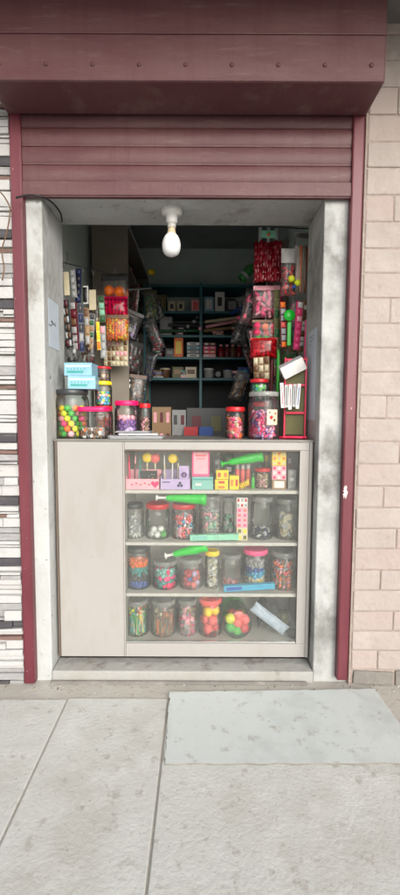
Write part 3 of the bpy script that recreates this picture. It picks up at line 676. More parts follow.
# bottom right: grey plastic bag, dark cloth, roll
p = at(278, 640, YC+.1)
m = MB(); m.pillow((0, 0, 0), .23, .06, .05, 0, 14, 8, rot=(0, R(38), 0), wob=.004, seed=4)
a0 = at(250, 606, YC+.06); a1 = at(288, 640, YC+.06); mid = (a0+a1)/2
o = m.build('plastic_sleeve', mat('bluish_film', (165, 178, 192), .25, .15, 30), None, (mid.x+.005, YC+.075, mid.z+.018)); tag(o, 'pale blue grey plastic sleeve slanting down at the bottom right', 'plastic sleeve')
m = MB(); rr = random.Random(3); N = 16
vs = []; fs = []
for i in range(N+1):
    for j in range(N+1):
        u = i/N; v = j/N
        vs.append(((u-.5)*.20, (v)*.16, max(0, .13*math.sin(math.pi*min(1, .25+u*.75))*(.45+.55*v)+rr.uniform(-.008, .008)+.02*math.sin(u*14+v*5))))
for i in range(N):
    for j in range(N): a_ = i*(N+1)+j; fs.append((a_, a_+N+1, a_+N+2, a_+1))
m.add(vs, fs, 0, True); p = at(276, 640, YC+.1)
o = m.build('dark_bag', C('darkgrey', .35), None, (p.x, YC+.09, SZ[4]+.004)); sm = o.modifiers.new('thick', 'SOLIDIFY'); sm.thickness = .002
tag(o, 'crumpled dark grey bag behind the slanting plastic sleeve', 'bag')
p = at(292, 632, YC+.07); o = MB().lathe([(.016, 0), (.024, .002), (.024, .03), (.016, .032)], 22).build('tape_roll', C('black'), None, (p.x+.004, YC+.052, SZ[4]+.026), (R(-90), 0, 0)); tag(o, 'black roll standing in the bottom right corner', 'tape roll')
p = at(287, 622, YC+.1); o = MB().lathe([(.020, 0), (.026, .004), (.026, .05), (.018, .056)], 22).build('yellow_tin', C('olive'), None, (p.x, YC+.13, SZ[4]+.062), (R(-70), 0, .2)); tag(o, 'yellow green tin resting behind the black roll', 'tin')

# ------------------------------------------------------------------ on the counter top
ZT = ztop+.0006
def topjar(x0, x1, yt, yb, Y, lid, label, **kw):
    ym = (yt+yb)/2; p0 = at(x0, ym, Y); p1 = at(x1, ym, Y); z_ = kw.pop('z', ZT); h = at((x0+x1)/2, yt, Y).z-z_
    return jar((p0.x+p1.x)/2, Y, z_, (p1.x-p0.x)/2, h, lid, label, **kw), (p0.x+p1.x)/2, (p1.x-p0.x)/2, h
GT = 'jars on top of the counter'
_, jx, jr, jh = topjar(55.5, 89, 390, 438, YC+.12, 'darkgrey', 'biggest clear jar at the left end of the counter, full of coloured balls', group=GT)
rb = .0165; locs = []; rr = random.Random(12); cl = ['green', 'lemon', 'pink', 'green', 'yellow', 'palepink', 'green', 'lemon', 'orange']
for lay in range(6):
    for q in range(9):
        a_ = q*.698+lay*.36; ra = jr*.86-rb
        if rr.random() < (.0 if lay < 4 else .35): continue
        locs.append((cl[(q*2+lay*5) % 9], (jx+ra*math.cos(a_), YC+.12+ra*math.sin(a_), ZT+.005+rb+lay*rb*1.6)))
    for q in range(4):
        a_ = q*1.57+lay*.8; ra = jr*.34
        locs.append((cl[(q+lay*3) % 9], (jx+ra*math.cos(a_), YC+.12+ra*math.sin(a_), ZT+.005+rb+lay*rb*1.6)))
balls_in(locs, rb, 'in the biggest jar at the left end of the counter', 'balls in the biggest jar')
# blue boxes on the jar
zb = ZT+jh+.001
def f_blue(mb, w, h):
    mb.box((w*.0, -.0006, h*.75), (w*.9, .001, h*.10), 0); mb.box((-w*.1, -.0006, h*.3), (w*.6, .001, h*.18), 1)
    for i in range(6): mb.box((-w*.36+i*w*.12, -.0006, h*.52), (w*.05, .001, h*.10), 1)
o, w_, h_ = boxthing('blue_carton', 'light blue carton lying directly on the biggest jar', 'box', 68, 95.5, 375.5, zb, YC+.06, .13, [C('paleblue'), C('white'), C('teal')], 'light blue cartons', rot=.05, face=f_blue, h=.066)
o, w2_, h2_ = boxthing('blue_carton', 'light blue carton topmost on the left of the counter', 'box', 64, 92, 363, zb+h_+.001, YC+.062, .13, [C('paleblue'), C('white'), C('teal')], 'light blue cartons', rot=-.04, face=f_blue, h=.066)
# jar behind, upright, carrying two
_, sx, sr, shh = topjar(94, 113, 406, 438, YC+.20, 'red', 'red lidded jar hidden behind the square jar', group=GT, content=('sweets', ['orange', 'coral', 'tan'], .02, .8, 'orange sweets in the jar behind the square jar', 'sweets'))
z_ = ZT+shh+.001
jy, x_, r_, hh_ = topjar(95, 112, 381.5, 406, YC+.20, 'yellow', 'round jar with yellow lid and green sweets on another jar', group=GT, z=z_, content=('balls', ['green', 'lemon', 'cyan', 'palepink', 'white'], .018, .75, 'green and blue sweets in the yellow lidded jar on the counter', 'sweets'))
z_ += hh_+.001
topjar(96.5, 110.5, 367, 381, YC+.20, 'red', 'small squat tub with red lid topmost of the three stacked jars', group=GT, z=z_, neck=.98, content=('discs', ['brown', 'maroon', 'tan'], .02, .95, 'brown tablets in the topmost squat tub', 'sweets'))
# square jar
topjar(81, 108.5, 407, 438.5, YC+.085, 'hotpink', 'square clear jar with a pinkish red lid at the left of the counter', group=GT, sq=6, neck=.97, lidh=.022, rot=R(0), content=('packs', ['silver', 'grey', 'white', 'brown', 'tan', 'orange'], .02, .45, 'few loose silver and brown bits in the square jar', 'sweets'))
topjar(114.5, 139, 401, 428.5, YC+.26, 'hotpink', 'round jar with a deep pink lid and lilac contents behind the papers', group=GT, content=('layers', ['lilac', 'purple', 'palepink'], .03, .8, 'lilac sweets in the round pink lidded jar', 'sweets'))
topjar(139.5, 150.5, 403.5, 428, YC+.24, 'red', 'small narrow jar with red lid right of the round jar', group=GT, neck=.9, content=('sweets', ['brown', 'palepink', 'tan'], .016, .8, 'brown and pink sweets in the narrow red lidded jar', 'sweets'))
topjar(225.5, 245, 407, 434.5, YC+.16, 'red', 'red lidded jar of pink and orange sweets alone on the right half', group=GT, neck=.88, content=('packs', ['coral', 'orange', 'palepink', 'pink', 'cream'], .024, .9, 'pink and orange sweets in the lone red lidded jar', 'sweets'))
jb, bx, brr, bh = topjar(248, 279, 392, 438, YC+.11, CLEARLID, 'biggest clear jar on the right, full of purple and pink sweets, with a label', group=GT, content=('sweets', ['purple', 'pink', 'lilac', 'palepink', 'pink'], .024, .78, 'purple and pink wrapped sweets in the big right jar', 'sweets'))
# curved label on that jar
m = MB(); n = 10; vs = []; fs = []
for i in range(n+1):
    a_ = R(-90+4+i*4.6); 
    for z_ in (bh*.30, bh*.62): vs.append((brr*1.006*math.cos(a_), brr*1.006*math.sin(a_), z_))
for i in range(n): fs.append((i*2, i*2+2, i*2+3, i*2+1))
m.add(vs, fs, 0, True)
for (aa, zz, rr_, mi) in [(20, .46, .010, 1), (34, .40, .008, 2), (38, .54, .006, 1), (14, .56, .005, 2)]:
    a_ = R(-90+aa); m.ball((brr*1.008*math.cos(a_), brr*1.008*math.sin(a_), bh*zz), rr_, mi, 10, (1, .15, 1), rot=(0, 0, R(aa)))
m.build('label', [C('cream'), C('red'), C('brown')], jb)
_, tx, tr_, th_ = topjar(251, 268.5, 402, 436, YC+.24, 'red', 'red lidded jar directly behind the biggest right jar', group=GT, content=('sweets', ['pink', 'purple'], .022, .8, 'pink sweets in the jar directly behind the biggest right jar', 'sweets'))
z_ = ZT+th_+.001
topjar(250, 268.5, 379.5, 402, YC+.24, 'red', 'jar of green sweets with red lid stacked above another jar at right', group=GT, z=z_, neck=.9, content=('packs', ['teal', 'green', 'white', 'darkgreen'], .02, .95, 'green sweets in the stacked right jar', 'sweets'))
# papers on the counter
m = MB(); rr = random.Random(5)
gp = 'loose papers on the counter top'
for i, (px0, px1, dy, ang, c_, lab) in enumerate([(108, 140, .12, .06, 'grey', 'grey newspaper lowest of the loose papers beside the square jar'), (112, 163, .05, -.03, 'silver', 'folded newspaper at the front edge of the counter'),
        (120, 158, .11, .05, 'white', 'white sheet lying behind the folded newspaper'), (116, 150, .17, -.08, 'silver', 'topmost magazine in front of the round pink lidded jar')]):
    p0 = at(px0, 435, YC+dy); p1 = at(px1, 435, YC+dy); w_ = p1.x-p0.x; t_ = .014 if i < 2 else .009
    zz = ZT + [0, 0, .0145, .024][i] + (.0005*i)
    mb = MB()
    nl = 4
    for q in range(nl): mb.box((rr.uniform(-.004, .004), .06+rr.uniform(-.004, .004), t_*(q+.5)/nl), (w_, .11, t_/nl*.8), 0)
    for q in range(14): mb.box((rr.uniform(-.4, .4)*w_, .02+.09*rr.random(), t_+.0003), (w_*.12, .006, .0006), 1)
    o = mb.build('newspaper', [C(c_, .8), C('darkgrey')], None, ((p0.x+p1.x)/2, YC+dy-.035 if i != 1 else YC+.004, zz), (0, 0, ang)); tag(o, lab, 'newspaper', gp)
# red wire/plastic stand with white cards and pens
YS = YC+.10
p0 = at(283, 430, YS); p1 = at(306, 430, YS); xs = (p0.x+p1.x)/2; wS = p1.x-p0.x; hS = at(295, 357, YS).z-ZT
RP = mat('red_plastic', (215, 45, 80), .35, .06, 20)
rk = thing('display_stand', 'red plastic counter stand at the right end of the counter', 'stand', (xs, YS, ZT), (0, 0, R(-12)))
m = MB(); m.tube([(-wS*.62, -.01, .006), (-wS*.2, -.045, .010), (wS*.3, -.05, .010), (wS*.5, -.02, .008)], .007); m.tube([(-wS*.62, -.01, .006), (-wS*.4, .06, .006), (wS*.45, .07, .006), (wS*.5, -.02, .008)], .006)
m.box((0, .01, .010), (wS*1.0, .10, .008)); m.build('base', RP, rk, bevel=.002)
for s in (-1, 1):
    m = MB(); m.box((s*wS*.44, .02, hS*.5), (.009, .012, hS)); m.build('upright', RP, rk, bevel=.002)
for zz in (.32, .66, .97):
    m = MB(); m.box((0, .013, hS*zz), (wS*.88-.010, .012, .012)); m.build('crossbar', RP, rk, bevel=.002)
m = MB(); m.box((0, .034, hS*.45), (wS*.8, .004, hS*.8)); m.build('back_plate', C('olive'), rk, bevel=.001)
pS = at(290, 400, YS-.03)
c0 = at(280, 397, YS-.02); c1 = at(300, 397, YS-.02); ctop = at(290, 383, YS-.02).z; cbot = at(290, 408, YS-.02).z
for i in range(5):
    xx = c0.x+.010+(c1.x-c0.x-.02)*i/4
    o = MB().box((0, 0, 0), (.017, .003, ctop-cbot-(.012*(i % 2)))).build('white_pen_pack', C('white' if i % 2 == 0 else 'silver'), None, (xx, YS-.025-.004*(i % 2), (ctop+cbot)/2-.004*(i % 3)), (0, .03*(i-2), 0))
    MB().box((0, -.0022, 0), (.004, .001, (ctop-cbot)*.7)).build('ink_line', C(['red', 'darkgrey', 'maroon', 'darkgrey', 'blue'][i]), o)
    tag(o, ['white pen pack with a red line, first from the left on the red stand', 'silver pen pack second from the left on the red stand', 'white pen pack with a dark red line in the middle of the red stand', 'silver pen pack fourth from the left on the red stand', 'white pen pack with a blue line, last on the red stand'][i], 'pen pack', 'pen packs hung on the red stand')
# white box on the stand, tilted
a0 = at(279, 378, YS-.02); a1 = at(306, 354, YS-.02); mid = (a0+a1)/2
o = MB().box((0, 0, 0), (.125, .06, .066)).build('white_carton', C('white'), None, (mid.x+.004, YS-.0, mid.z-.006), (R(20), R(-27), R(-8)), bevel=.004)
tag(o, 'plain white carton tilted on top of the red counter stand', 'box')
MB().box((0, 0, .0335), (.116, .052, .001)).build('carton_flap', C('silver'), o)

# ------------------------------------------------------------------ bulb, cable, stickers
BY = .12
m0 = at(172, 208, BY)
bl = thing('light_bulb', 'white light bulb hanging unlit in its white holder from the lintel', 'light bulb', (m0.x, BY, ZL), (0, R(1), 0))
WP = mat('white_plastic', (215, 215, 212), .4, .03, 20); s_ = (at(181, 240, BY).x-at(163, 240, BY).x)/2
zb_ = at(172, 257, BY).z-ZL; k = -zb_
MB().lathe([(s_*.5, -k*.30), (s_*.62, -k*.26), (s_*.66, -k*.14), (s_*.95, -k*.125), (s_*1.14, -k*.10), (s_*1.18, -k*.03), (s_*1.12, 0)], 36).build('ceiling_rose', WP, bl)
MB().lathe([(s_*.40, -k*.40), (s_*.47, -k*.39), (s_*.47, -k*.305), (s_*.40, -k*.302)], 28).build('bulb_holder', mat('holder_shade', (190, 188, 180), .4, .03), bl)
MB().lathe([(s_*.50, -k*.52), (s_*.43, -k*.45), (s_*.38, -k*.402)], 28).build('bulb_collar', mat('bulb_collar_cream', (200, 182, 150), .4, .02), bl)
MB().lathe([(.0005, -k), (s_*.38, -k*.988), (s_*.72, -k*.95), (s_*.93, -k*.89), (s_*1.03, -k*.81), (s_*1.03, -k*.73), (s_*.94, -k*.65), (s_*.78, -k*.58), (s_*.58, -k*.53), (s_*.49, -k*.515)], 40, cap=False).build('bulb_dome', mat('opal_bulb', (222, 224, 224), .18, .01, 5), bl)
# cable
m = MB(); P = [at(16, 198, -.085), at(28, 195.5, -.085), at(40, 196.5, -.08), at(50, 201, -.04), at(57, 208, .0), at(61, 215, .06), at(62, 223, .12)]
pts = []
for i in range(len(P)-1):
    for q in range(6):
        t_ = q/6; p_1 = P[max(i-1, 0)]; a_ = P[i]; b_ = P[i+1]; n_ = P[min(i+2, len(P)-1)]
        pts.append(.5*((2*a_)+(b_-p_1)*t_+(2*p_1-5*a_+4*b_-n_)*t_*t_+(3*a_-p_1-3*b_+n_)*t_**3))
m.tube(pts, .0045); o = m.build('cable', C('black', .5)); tag(o, 'black cable looping from the left shutter rail under the lintel', 'cable')
m = MB(); P = [at(0, 192, -.075), at(5, 198, -.075), at(10, 210, -.078), at(7, 232, -.072), at(2, 250, -.070), at(4, 268, -.07), at(2, 282, -.07)]
pts = []
for i in range(len(P)-1):
    for q in range(6):
        t_ = q/6; p_1 = P[max(i-1, 0)]; a_ = P[i]; b_ = P[i+1]; n_ = P[min(i+2, len(P)-1)]
        pts.append(.5*((2*a_)+(b_-p_1)*t_+(2*p_1-5*a_+4*b_-n_)*t_*t_+(3*a_-p_1-3*b_+n_)*t_**3))
m.tube(pts, .003); o = m.build('cable', C('brown', .5)); tag(o, 'thin brown wire hanging loose over the left stone wall', 'cable')
# paper stickers on the reveals
m = MB(); z0 = at(52, 348, .1).z; z1_ = at(52, 300, .1).z
m.box((XL+.0015, .13, (z0+z1_)/2), (.001, .15, z1_-z0)); o = m.build('paper_notice', mat('bluish_paper', (190, 202, 212), .8, .05, 12)); tag(o, 'torn pale blue paper pasted on the left door jamb', 'paper notice')
rr = random.Random(2); mm_ = MB()
for i in range(9): mm_.box((XL+.0026, .10+rr.uniform(-.04, .05), (z0+z1_)/2+.0+rr.uniform(-.012, .012)), (.0008, rr.uniform(.006, .03), .004), 0, rot=(rr.uniform(-.6, .6), 0, 0))
mm_.build('ink_mark', C('darkgrey'), o)
m = MB(); z0 = at(311, 420, .15).z; z1_ = at(311, 330, .15).z
m.box((XR-.0015, .16, (z0+z1_)/2), (.001, .17, z1_-z0)); o = m.build('paper_notice', MATS['bluish_paper']); tag(o, 'worn pale blue paper pasted on the right door jamb', 'paper notice')
mm_ = MB()
for i in range(7): mm_.box((XR-.0026, .14+rr.uniform(-.05, .05), z1_-.05+rr.uniform(-.03, .03)), (.0008, rr.uniform(.006, .02), .004), 0, rot=(rr.uniform(-.6, .6), 0, 0))
mm_.build('ink_mark', C('darkgrey'), o)

# ------------------------------------------------------------------ left cupboard and shelf unit
CB = mat('brown_grey_board', (128, 120, 108), .7, .06, 6)
YU = 1.12
xa = at(92, 260, YU).x; xb_ = at(128, 260, YU).x; zc = at(110, 223, YU).z
lu = thing('shelf_unit', 'tall brown grey board shelf unit along the left wall', 'shelf unit', ((xa+xb_)/2, YU, .05))
def lub(name, a, b, mt=CB): 
    mb = MB(); o_ = lu.location; mb.b2([a[i]-o_[i] for i in range(3)], [b[i]-o_[i] for i in range(3)]); return mb.build(name, mt, lu, bevel=.002)
lub('end_panel', (xa, YU, .05), (xb_, YU+.018, zc))
lub('end_panel', (xa, RB-.03, .05), (xb_, RB-.012, zc)); lub('top_panel', (xa, YU+.019, zc-.02), (xb_, RB-.032, zc-.002))
LS = [at(140, y_, YU).z for y_ in (395, 362, 330, 300, 262)]
for z_ in LS: lub('shelf', (xa+.001, YU+.0185, z_-.016), (xb_-.001, RB-.032, z_))
# white sloping stick against it
m = MB(); m.rod(at(127.5, 224, YU-.01), at(146, 266, YU+.5), .006, .006); o = m.build('stick', C('silver')); tag(o, 'thin pale stick slanting beside the left shelf unit', 'stick')
m = MB(); m.rod(at(127, 290, YU-.03), at(151, 288.5, YU+.2), .005, .005); o = m.build('hanging_rod', C('silver')); tag(o, 'short pale rod sticking out from the left shelf unit', 'rod')
rr = random.Random(21)
kinds = ['carton', 'bottle', 'roll', 'tub']
cn = [('maroon', 'olive', 'white'), ('darkgrey', 'palepink', 'brown'), ('navy', 'maroon', 'cream'), ('grey', 'darkred', 'darkgreen'), ('brown', 'blue', 'tan')]
lvl = ['lowest', 'second', 'third', 'fourth', 'top']; pos = ['nearest the door', 'in the middle', 'farthest back']
def clutter(kind, c_, loc, s, label, c2='white', rot=0):
    if kind == 'carton':
        o = MB().box((0, 0, s*.45), (s*.9, s*.9, s*.9)).build('carton', C(c_), None, loc, (0, 0, rot), bevel=.002); MB().box((0, -s*.451, s*.5), (s*.6, .001, s*.35)).build('printed_panel', C(c2), o); return tag(o, label, 'box')
    if kind == 'bottle':
        t_ = thing('bottle', label, 'bottle', loc); r = s*.28
        MB().lathe([(r*.9, 0), (r, .005), (r, s*.7), (r*.45, s*.88), (r*.45, s)], 18).build('bottle_body', C(c_, .25), t_); MB().lathe([(r*.5, s*.97), (r*.5, s*1.12)], 14).build('cap', C(c2), t_); return t_
    if kind == 'roll':
        o = MB().lathe([(s*.2, -s*.5), (s*.32, -s*.49), (s*.32, s*.49), (s*.2, s*.5)], 18).build('roll', C(c_), None, (loc[0], loc[1], loc[2]+s*.32), (R(90), 0, rot)); return tag(o, label, 'roll')
    t_ = thing('tub', label, 'tub', loc); r = s*.38
    MB().lathe([(r*.9, 0), (r, .004), (r*1.05, s*.7)], 20).build('tub_body', C(c_), t_); MB().lathe([(r*1.12, s*.68), (r*1.12, s*.8), (r, s*.82)], 20).build('lid', C(c2), t_); return t_
for li, z_ in enumerate(LS):
    for q in range(3):
        kd = kinds[(li*2+q*3) % 4]; s = rr.uniform(.12, .17)
        clutter(kd, cn[li][q], (xb_-.10+rr.uniform(-.02, .02), YU+.13+q*.36, z_+.001), s, f'{cn[li][q]} {kd} on the {lvl[li]} shelf of the left unit, {pos[q]}', rr.choice(['cream', 'white', 'yellow', 'red']), rr.uniform(-.3, .3))
# pieces overhanging from left unit: yellow cup
p = at(148, 270, 1.55); o = MB().lathe([(.02, 0), (.026, .05), (.024, .05), (.018, .004)], 20).build('yellow_cup', C('yellow'), None, (p.x, 1.55, LS[4]+.001 if abs(LS[4]-p.z) < .03 else p.z-.02), (0, R(80), .3)); tag(o, 'small yellow cup tucked at the end of the pale stick', 'cup')
# ------------------------------------------------------------------ right shelf unit
xc_ = at(281, 240, .95).x; xd = RR_-.005
ru = thing('shelf_unit', 'brown grey board shelf unit behind the bags hanging at right', 'shelf unit', ((xc_+xd)/2, .95, .05))
def rub(name, a, b, mt=CB):
    mb = MB(); o_ = ru.location; mb.b2([a[i]-o_[i] for i in range(3)], [b[i]-o_[i] for i in range(3)]); return mb.build(name, mt, ru, bevel=.002)
zr = at(290, 223, .95).z
rub('end_panel', (xc_, 1.25, .05), (xd, 1.268, zr)); rub('end_panel', (xc_, RB-.03, .05), (xd, RB-.012, zr)); rub('top_panel', (xc_, 1.27, zr-.02), (xd, RB-.032, zr-.002))
for z_ in LS: rub('shelf', (xc_+.001, 1.2685, z_-.016), (xd-.001, RB-.032, z_))
cn = [('palepink', 'teal'), ('darkred', 'cream'), ('blue', 'grey'), ('olive', 'maroon'), ('green', 'darkgrey')]
for li, z_ in enumerate(LS):
    for q in range(2):
        kd = kinds[(li+q*2) % 4]; s = rr.uniform(.12, .16)
        clutter(kd, cn[li][q], (xc_+.09, 1.45+q*.45, z_+.001), s, f'{cn[li][q]} {kd} on the {lvl[li]} shelf of the right unit, {pos[q*2]}', rr.choice(['cream', 'white', 'yellow', 'red']), rr.uniform(-.3, .3))

# ------------------------------------------------------------------ back rack: dark teal steel
TS = mat('dark_teal_steel', (48, 108, 118), .45, .1, 10)
YK = 1.98; kx0 = -.52; kx1 = at(281, 300, YK).x - .03
br = thing('steel_rack', 'dark teal steel rack against the back wall of the shop', 'rack', (0, YK, .05))
def kb(name, a, b, mt=TS):
    mb = MB(); mb.b2((a[0], a[1]-YK, a[2]-.05), (b[0], b[1]-YK, b[2]-.05)); return mb.build(name, mt, br, bevel=.002)
KZ = {k_: at(200, y_, YK).z for k_, y_ in (('top', 284.5), ('a', 311), ('b', 335), ('c', 357), ('d', 378))}
xm = at(201, 300, YK).x
for k_ in KZ: kb('shelf', (kx0+.02, YK+.004, KZ[k_]-.022), (kx1-.02, RB-.02, KZ[k_]))
kb('back_sheet', (kx0+.014, RB-.019, .06), (kx1-.014, RB-.0185, KZ['a']-.03), mat('dark_sheet', (40, 44, 46), .7))  # added dark sheet, stands for the shadow behind and below the shelves
for x_ in (kx0, xm, kx1): kb('post', (x_-.013, YK-.01, .05), (x_+.013, YK+.002, KZ['top']+.01)); kb('post', (x_-.013, RB-.018, .05), (x_+.013, RB-.004, KZ['top']+.01))
def rk_box(x0, x1, yt, lev, c_, label, c2='white', name='carton', cat='box', fc=None, d=.12, dy=.03, rot=0, z=None, group=None):
    zz = (KZ[lev] if z is None else z)
    return boxthing(name, label, cat, x0, x1, yt, zz+.001, YK+dy, d, [C(c_), C(c2), C('darkgrey')], group, face=fc or f_dots(1, 1, .4), rot=rot)
sq = lambda mb, w, h: mb.box((0, -.0006, h*.5), (w*.45, .001, h*.45), 1)
rk_box(168, 175.5, 301.5, 'a', 'cream', 'cream switch plate box, left of a matching pair on the top rack shelf', fc=sq, d=.05, group='pair of cream boxes')
rk_box(177, 184.5, 301.5, 'a', 'cream', 'cream switch plate box, right of a matching pair on the top rack shelf', fc=sq, d=.05, group='pair of cream boxes')
rk_box(191.5, 199, 300, 'a', 'palepink', 'small pinkish box beside the middle post of the rack', c2='coral')
rk_box(204.5, 213.5, 297, 'a', 'paleblue', 'pale blue box right of the middle post on the top shelf', c2='white')
rk_box(215, 224.5, 292, 'a', 'white', 'tall white card with a dark square on the top rack shelf', fc=sq, d=.02, dy=.02)
rk_box(226, 238, 299, 'a', 'darkgrey', 'dark grey box at the right of the top rack shelf', c2='grey')
rk_box(153, 166, 295, 'a', 'olive', 'olive box at the left end of the top rack shelf', c2='tan')
rk_box(160, 172, 317, 'b', 'grey', 'light grey box on the second rack shelf', c2='silver')
rk_box(174, 183, 338, 'c', 'orange', 'orange and yellow box on the third rack shelf', c2='yellow')
zz = KZ['c']
for i, c_ in enumerate(['white', 'silver', 'paleblue', 'white']):
    o, _, h_ = rk_box(187, 200, 0, 'c', c_, ['white flat box at the bottom of its stack left of the middle post', 'silver flat box second from the bottom left of the middle post', 'pale blue flat box third from the bottom left of the middle post', 'white flat box on top of its stack left of the middle post'][i], z=zz, d=.1) if False else boxthing('flat_carton', ['white flat box at the bottom of its stack left of the middle post', 'silver flat box second from the bottom left of the middle post', 'pale blue flat box third from the bottom left of the middle post', 'white flat box on top of its stack left of the middle post'][i], 'box', 187, 199.5, 300, zz+.001, YK+.03, .1, [C(c_), C('darkgrey'), C('navy')], 'flat boxes on the third rack shelf', face=f_dots(1, 1, .3), h=.030)
    zz += .036
zz = KZ['c']
for i, c_ in enumerate(['palepink', 'coral', 'pink', 'maroon']):
    boxthing('flat_carton', ['pale pink flat box at the bottom of its stack right of the middle post', 'coral flat box second from the bottom right of the middle post', 'pink flat box third from the bottom right of the middle post', 'maroon flat box on top of its stack right of the middle post'][i], 'box', 203.5, 216, 300, zz+.001, YK+.03, .1, [C(c_), C('white'), C('cream')], 'flat boxes on the third rack shelf', face=f_dots(2, 1, .3), h=.030); zz += .036
for i, (px, c_) in enumerate([(221, 'darkred'), (227, 'maroon'), (233, 'brown'), (239, 'darkred'), (245, 'darkgrey')]):
    p = at(px, 350, YK+.06); clutter('bottle', c_, (p.x, YK+.07, KZ['c']+.001), .11, ['dark red bottle first of the row on the third rack shelf', 'maroon bottle second of the row on the third rack shelf', 'brown bottle in the middle of the row on the third rack shelf', 'dark red bottle fourth of the row on the third rack shelf', 'dark grey bottle last of the row on the third rack shelf'][i], 'palepink')
for i, (px, c_, kd) in enumerate([(160, 'maroon', 'tub'), (170, 'darkgrey', 'carton')]):
    p = at(px, 350, YK+.06); clutter(kd, c_, (p.x, YK+.07, KZ['c']+.001), .09, f'{c_} {kd} at the left end of the third rack shelf', 'grey')
for i, (px, c_, kd, c2) in enumerate([(165, 'brown', 'tub', 'cream'), (178, 'olive', 'carton', 'tan'), (191, 'cream', 'carton', 'brown'), (209, 'grey', 'tub', 'white'), (218, 'darkgrey', 'roll', 'white'), (228, 'silver', 'tub', 'navy'), (243, 'blue', 'carton', 'cyan')]):
    p = at(px, 372, YK+.06); clutter(kd, c_, (p.x, YK+.07, KZ['d']+.001), .115, f'{c_} {kd} on the fourth rack shelf', c2)
# rolls of sheet laid on the second shelf
for i, (x0_, x1_, y_, y2_, c_) in enumerate([(204, 240, 331, 327, 'tan'), (206, 238, 327, 321, 'palepink'), (160, 200, 331, 331, 'darkgreen'), (205, 244, 322, 317, 'cream'), (168, 198, 325, 326, 'darkgrey')]):
    o = MB().rod(at(x0_, y_, YK-.02), at(x1_, y2_, YK+.05), .014, .014, 12).build('paper_roll', C(c_)); tag(o, f'{c_} paper roll lying on the second rack shelf', 'paper roll', 'paper rolls on the second rack shelf')
for i, (px, py) in enumerate([(188, 327), (194, 322), (200, 329), (197, 318)]):
    p = at(px, py, YK-.03); o = MB().lathe([(.006, 0), (.016, .001), (.016, .02), (.006, .021)], 14).build('tape_roll', C(['silver', 'grey', 'palepink', 'darkgrey'][i]), None, p, (R(90), 0, 0)); tag(o, f"{['silver', 'grey', 'pale pink', 'dark grey'][i]} tape roll among the paper rolls", 'tape roll')
# blue rolled thing and green bottle at right
o = MB().rod(at(231, 314, YK-.12), at(251, 301, YK-.25), .017, .017, 14).build('umbrella', C('blue')); tag(o, 'rolled blue umbrella jutting from the right of the rack', 'umbrella')
YG = 1.1
g0 = at(241, 280, YG); g1 = at(254, 265, YG); d = g1-g0
t_ = thing('green_bottle', 'shiny green bottle slanting left of the deep red sachets', 'bottle', g0, d.to_track_quat('Z', 'Y').to_euler())
MB().lathe([(.03, 0), (.034, .006), (.034, d.length*.75), (.018, d.length*.95), (.014, d.length*1.05)], 24).build('bottle_body', mat('shiny_green', (50, 125, 60), .15, .1, 20), t_)
MB().lathe([(.035, d.length*.2), (.0352, d.length*.35)], 24, cap=False).build('bottle_label', C('silver'), t_)
# cartons on the ground behind, seen above the counter
for (x0_, x1_, yt_, c_, c2, Y_, lab, fc) in [(152, 171, 407, 'tan', 'palepink', 1.55, 'flower patterned box behind the counter', f_dots(3, 3, .3)), (172, 186, 410, 'grey', 'darkgrey', 1.58, 'grey carton right of the flower patterned box', f_dots(2, 3, .3)), (186.5, 226, 408, 'darkgrey', 'olive', 1.56, 'wide dark grey carton left of the lone red lidded jar', f_dots(2, 2, .3))]:
    p = at(x0_, 430, Y_); boxthing('floor_carton', lab, 'box', x0_, x1_, yt_, .8, Y_, .3, [C(c_, .8), C(c2), C('maroon')], 'cartons on the low bench behind the counter', face=fc)
m = MB(); m.b2((-.45, 1.5, .76), (.5, 1.95, .80)); bench = m.build('bench', C('brown'), bevel=.002); tag(bench, 'low brown bench behind the counter carrying cartons', 'bench')
mb = MB(); [mb.b2((x_, y_, .051), (x_+.04, y_+.04, .759)) for x_ in (-.44, .45) for y_ in (1.51, 1.9)]; mb.build('legs', C('brown'), bench)
for (x0_, x1_, c_, lab) in [(184, 198, 'red', 'flat red box in front of the brown carton'), (199, 213, 'blue', 'flat blue box in front of the brown carton')]:
    p = at(x0_, 430, 1.42); boxthing('flat_carton', lab, 'box', x0_, x1_, 427, .80, 1.505, .05, [C(c_), C('maroon'), C('white')], face=f_dots(3, 1, .3))

# ------------------------------------------------------------------ hanging goods, left
YHL = .62
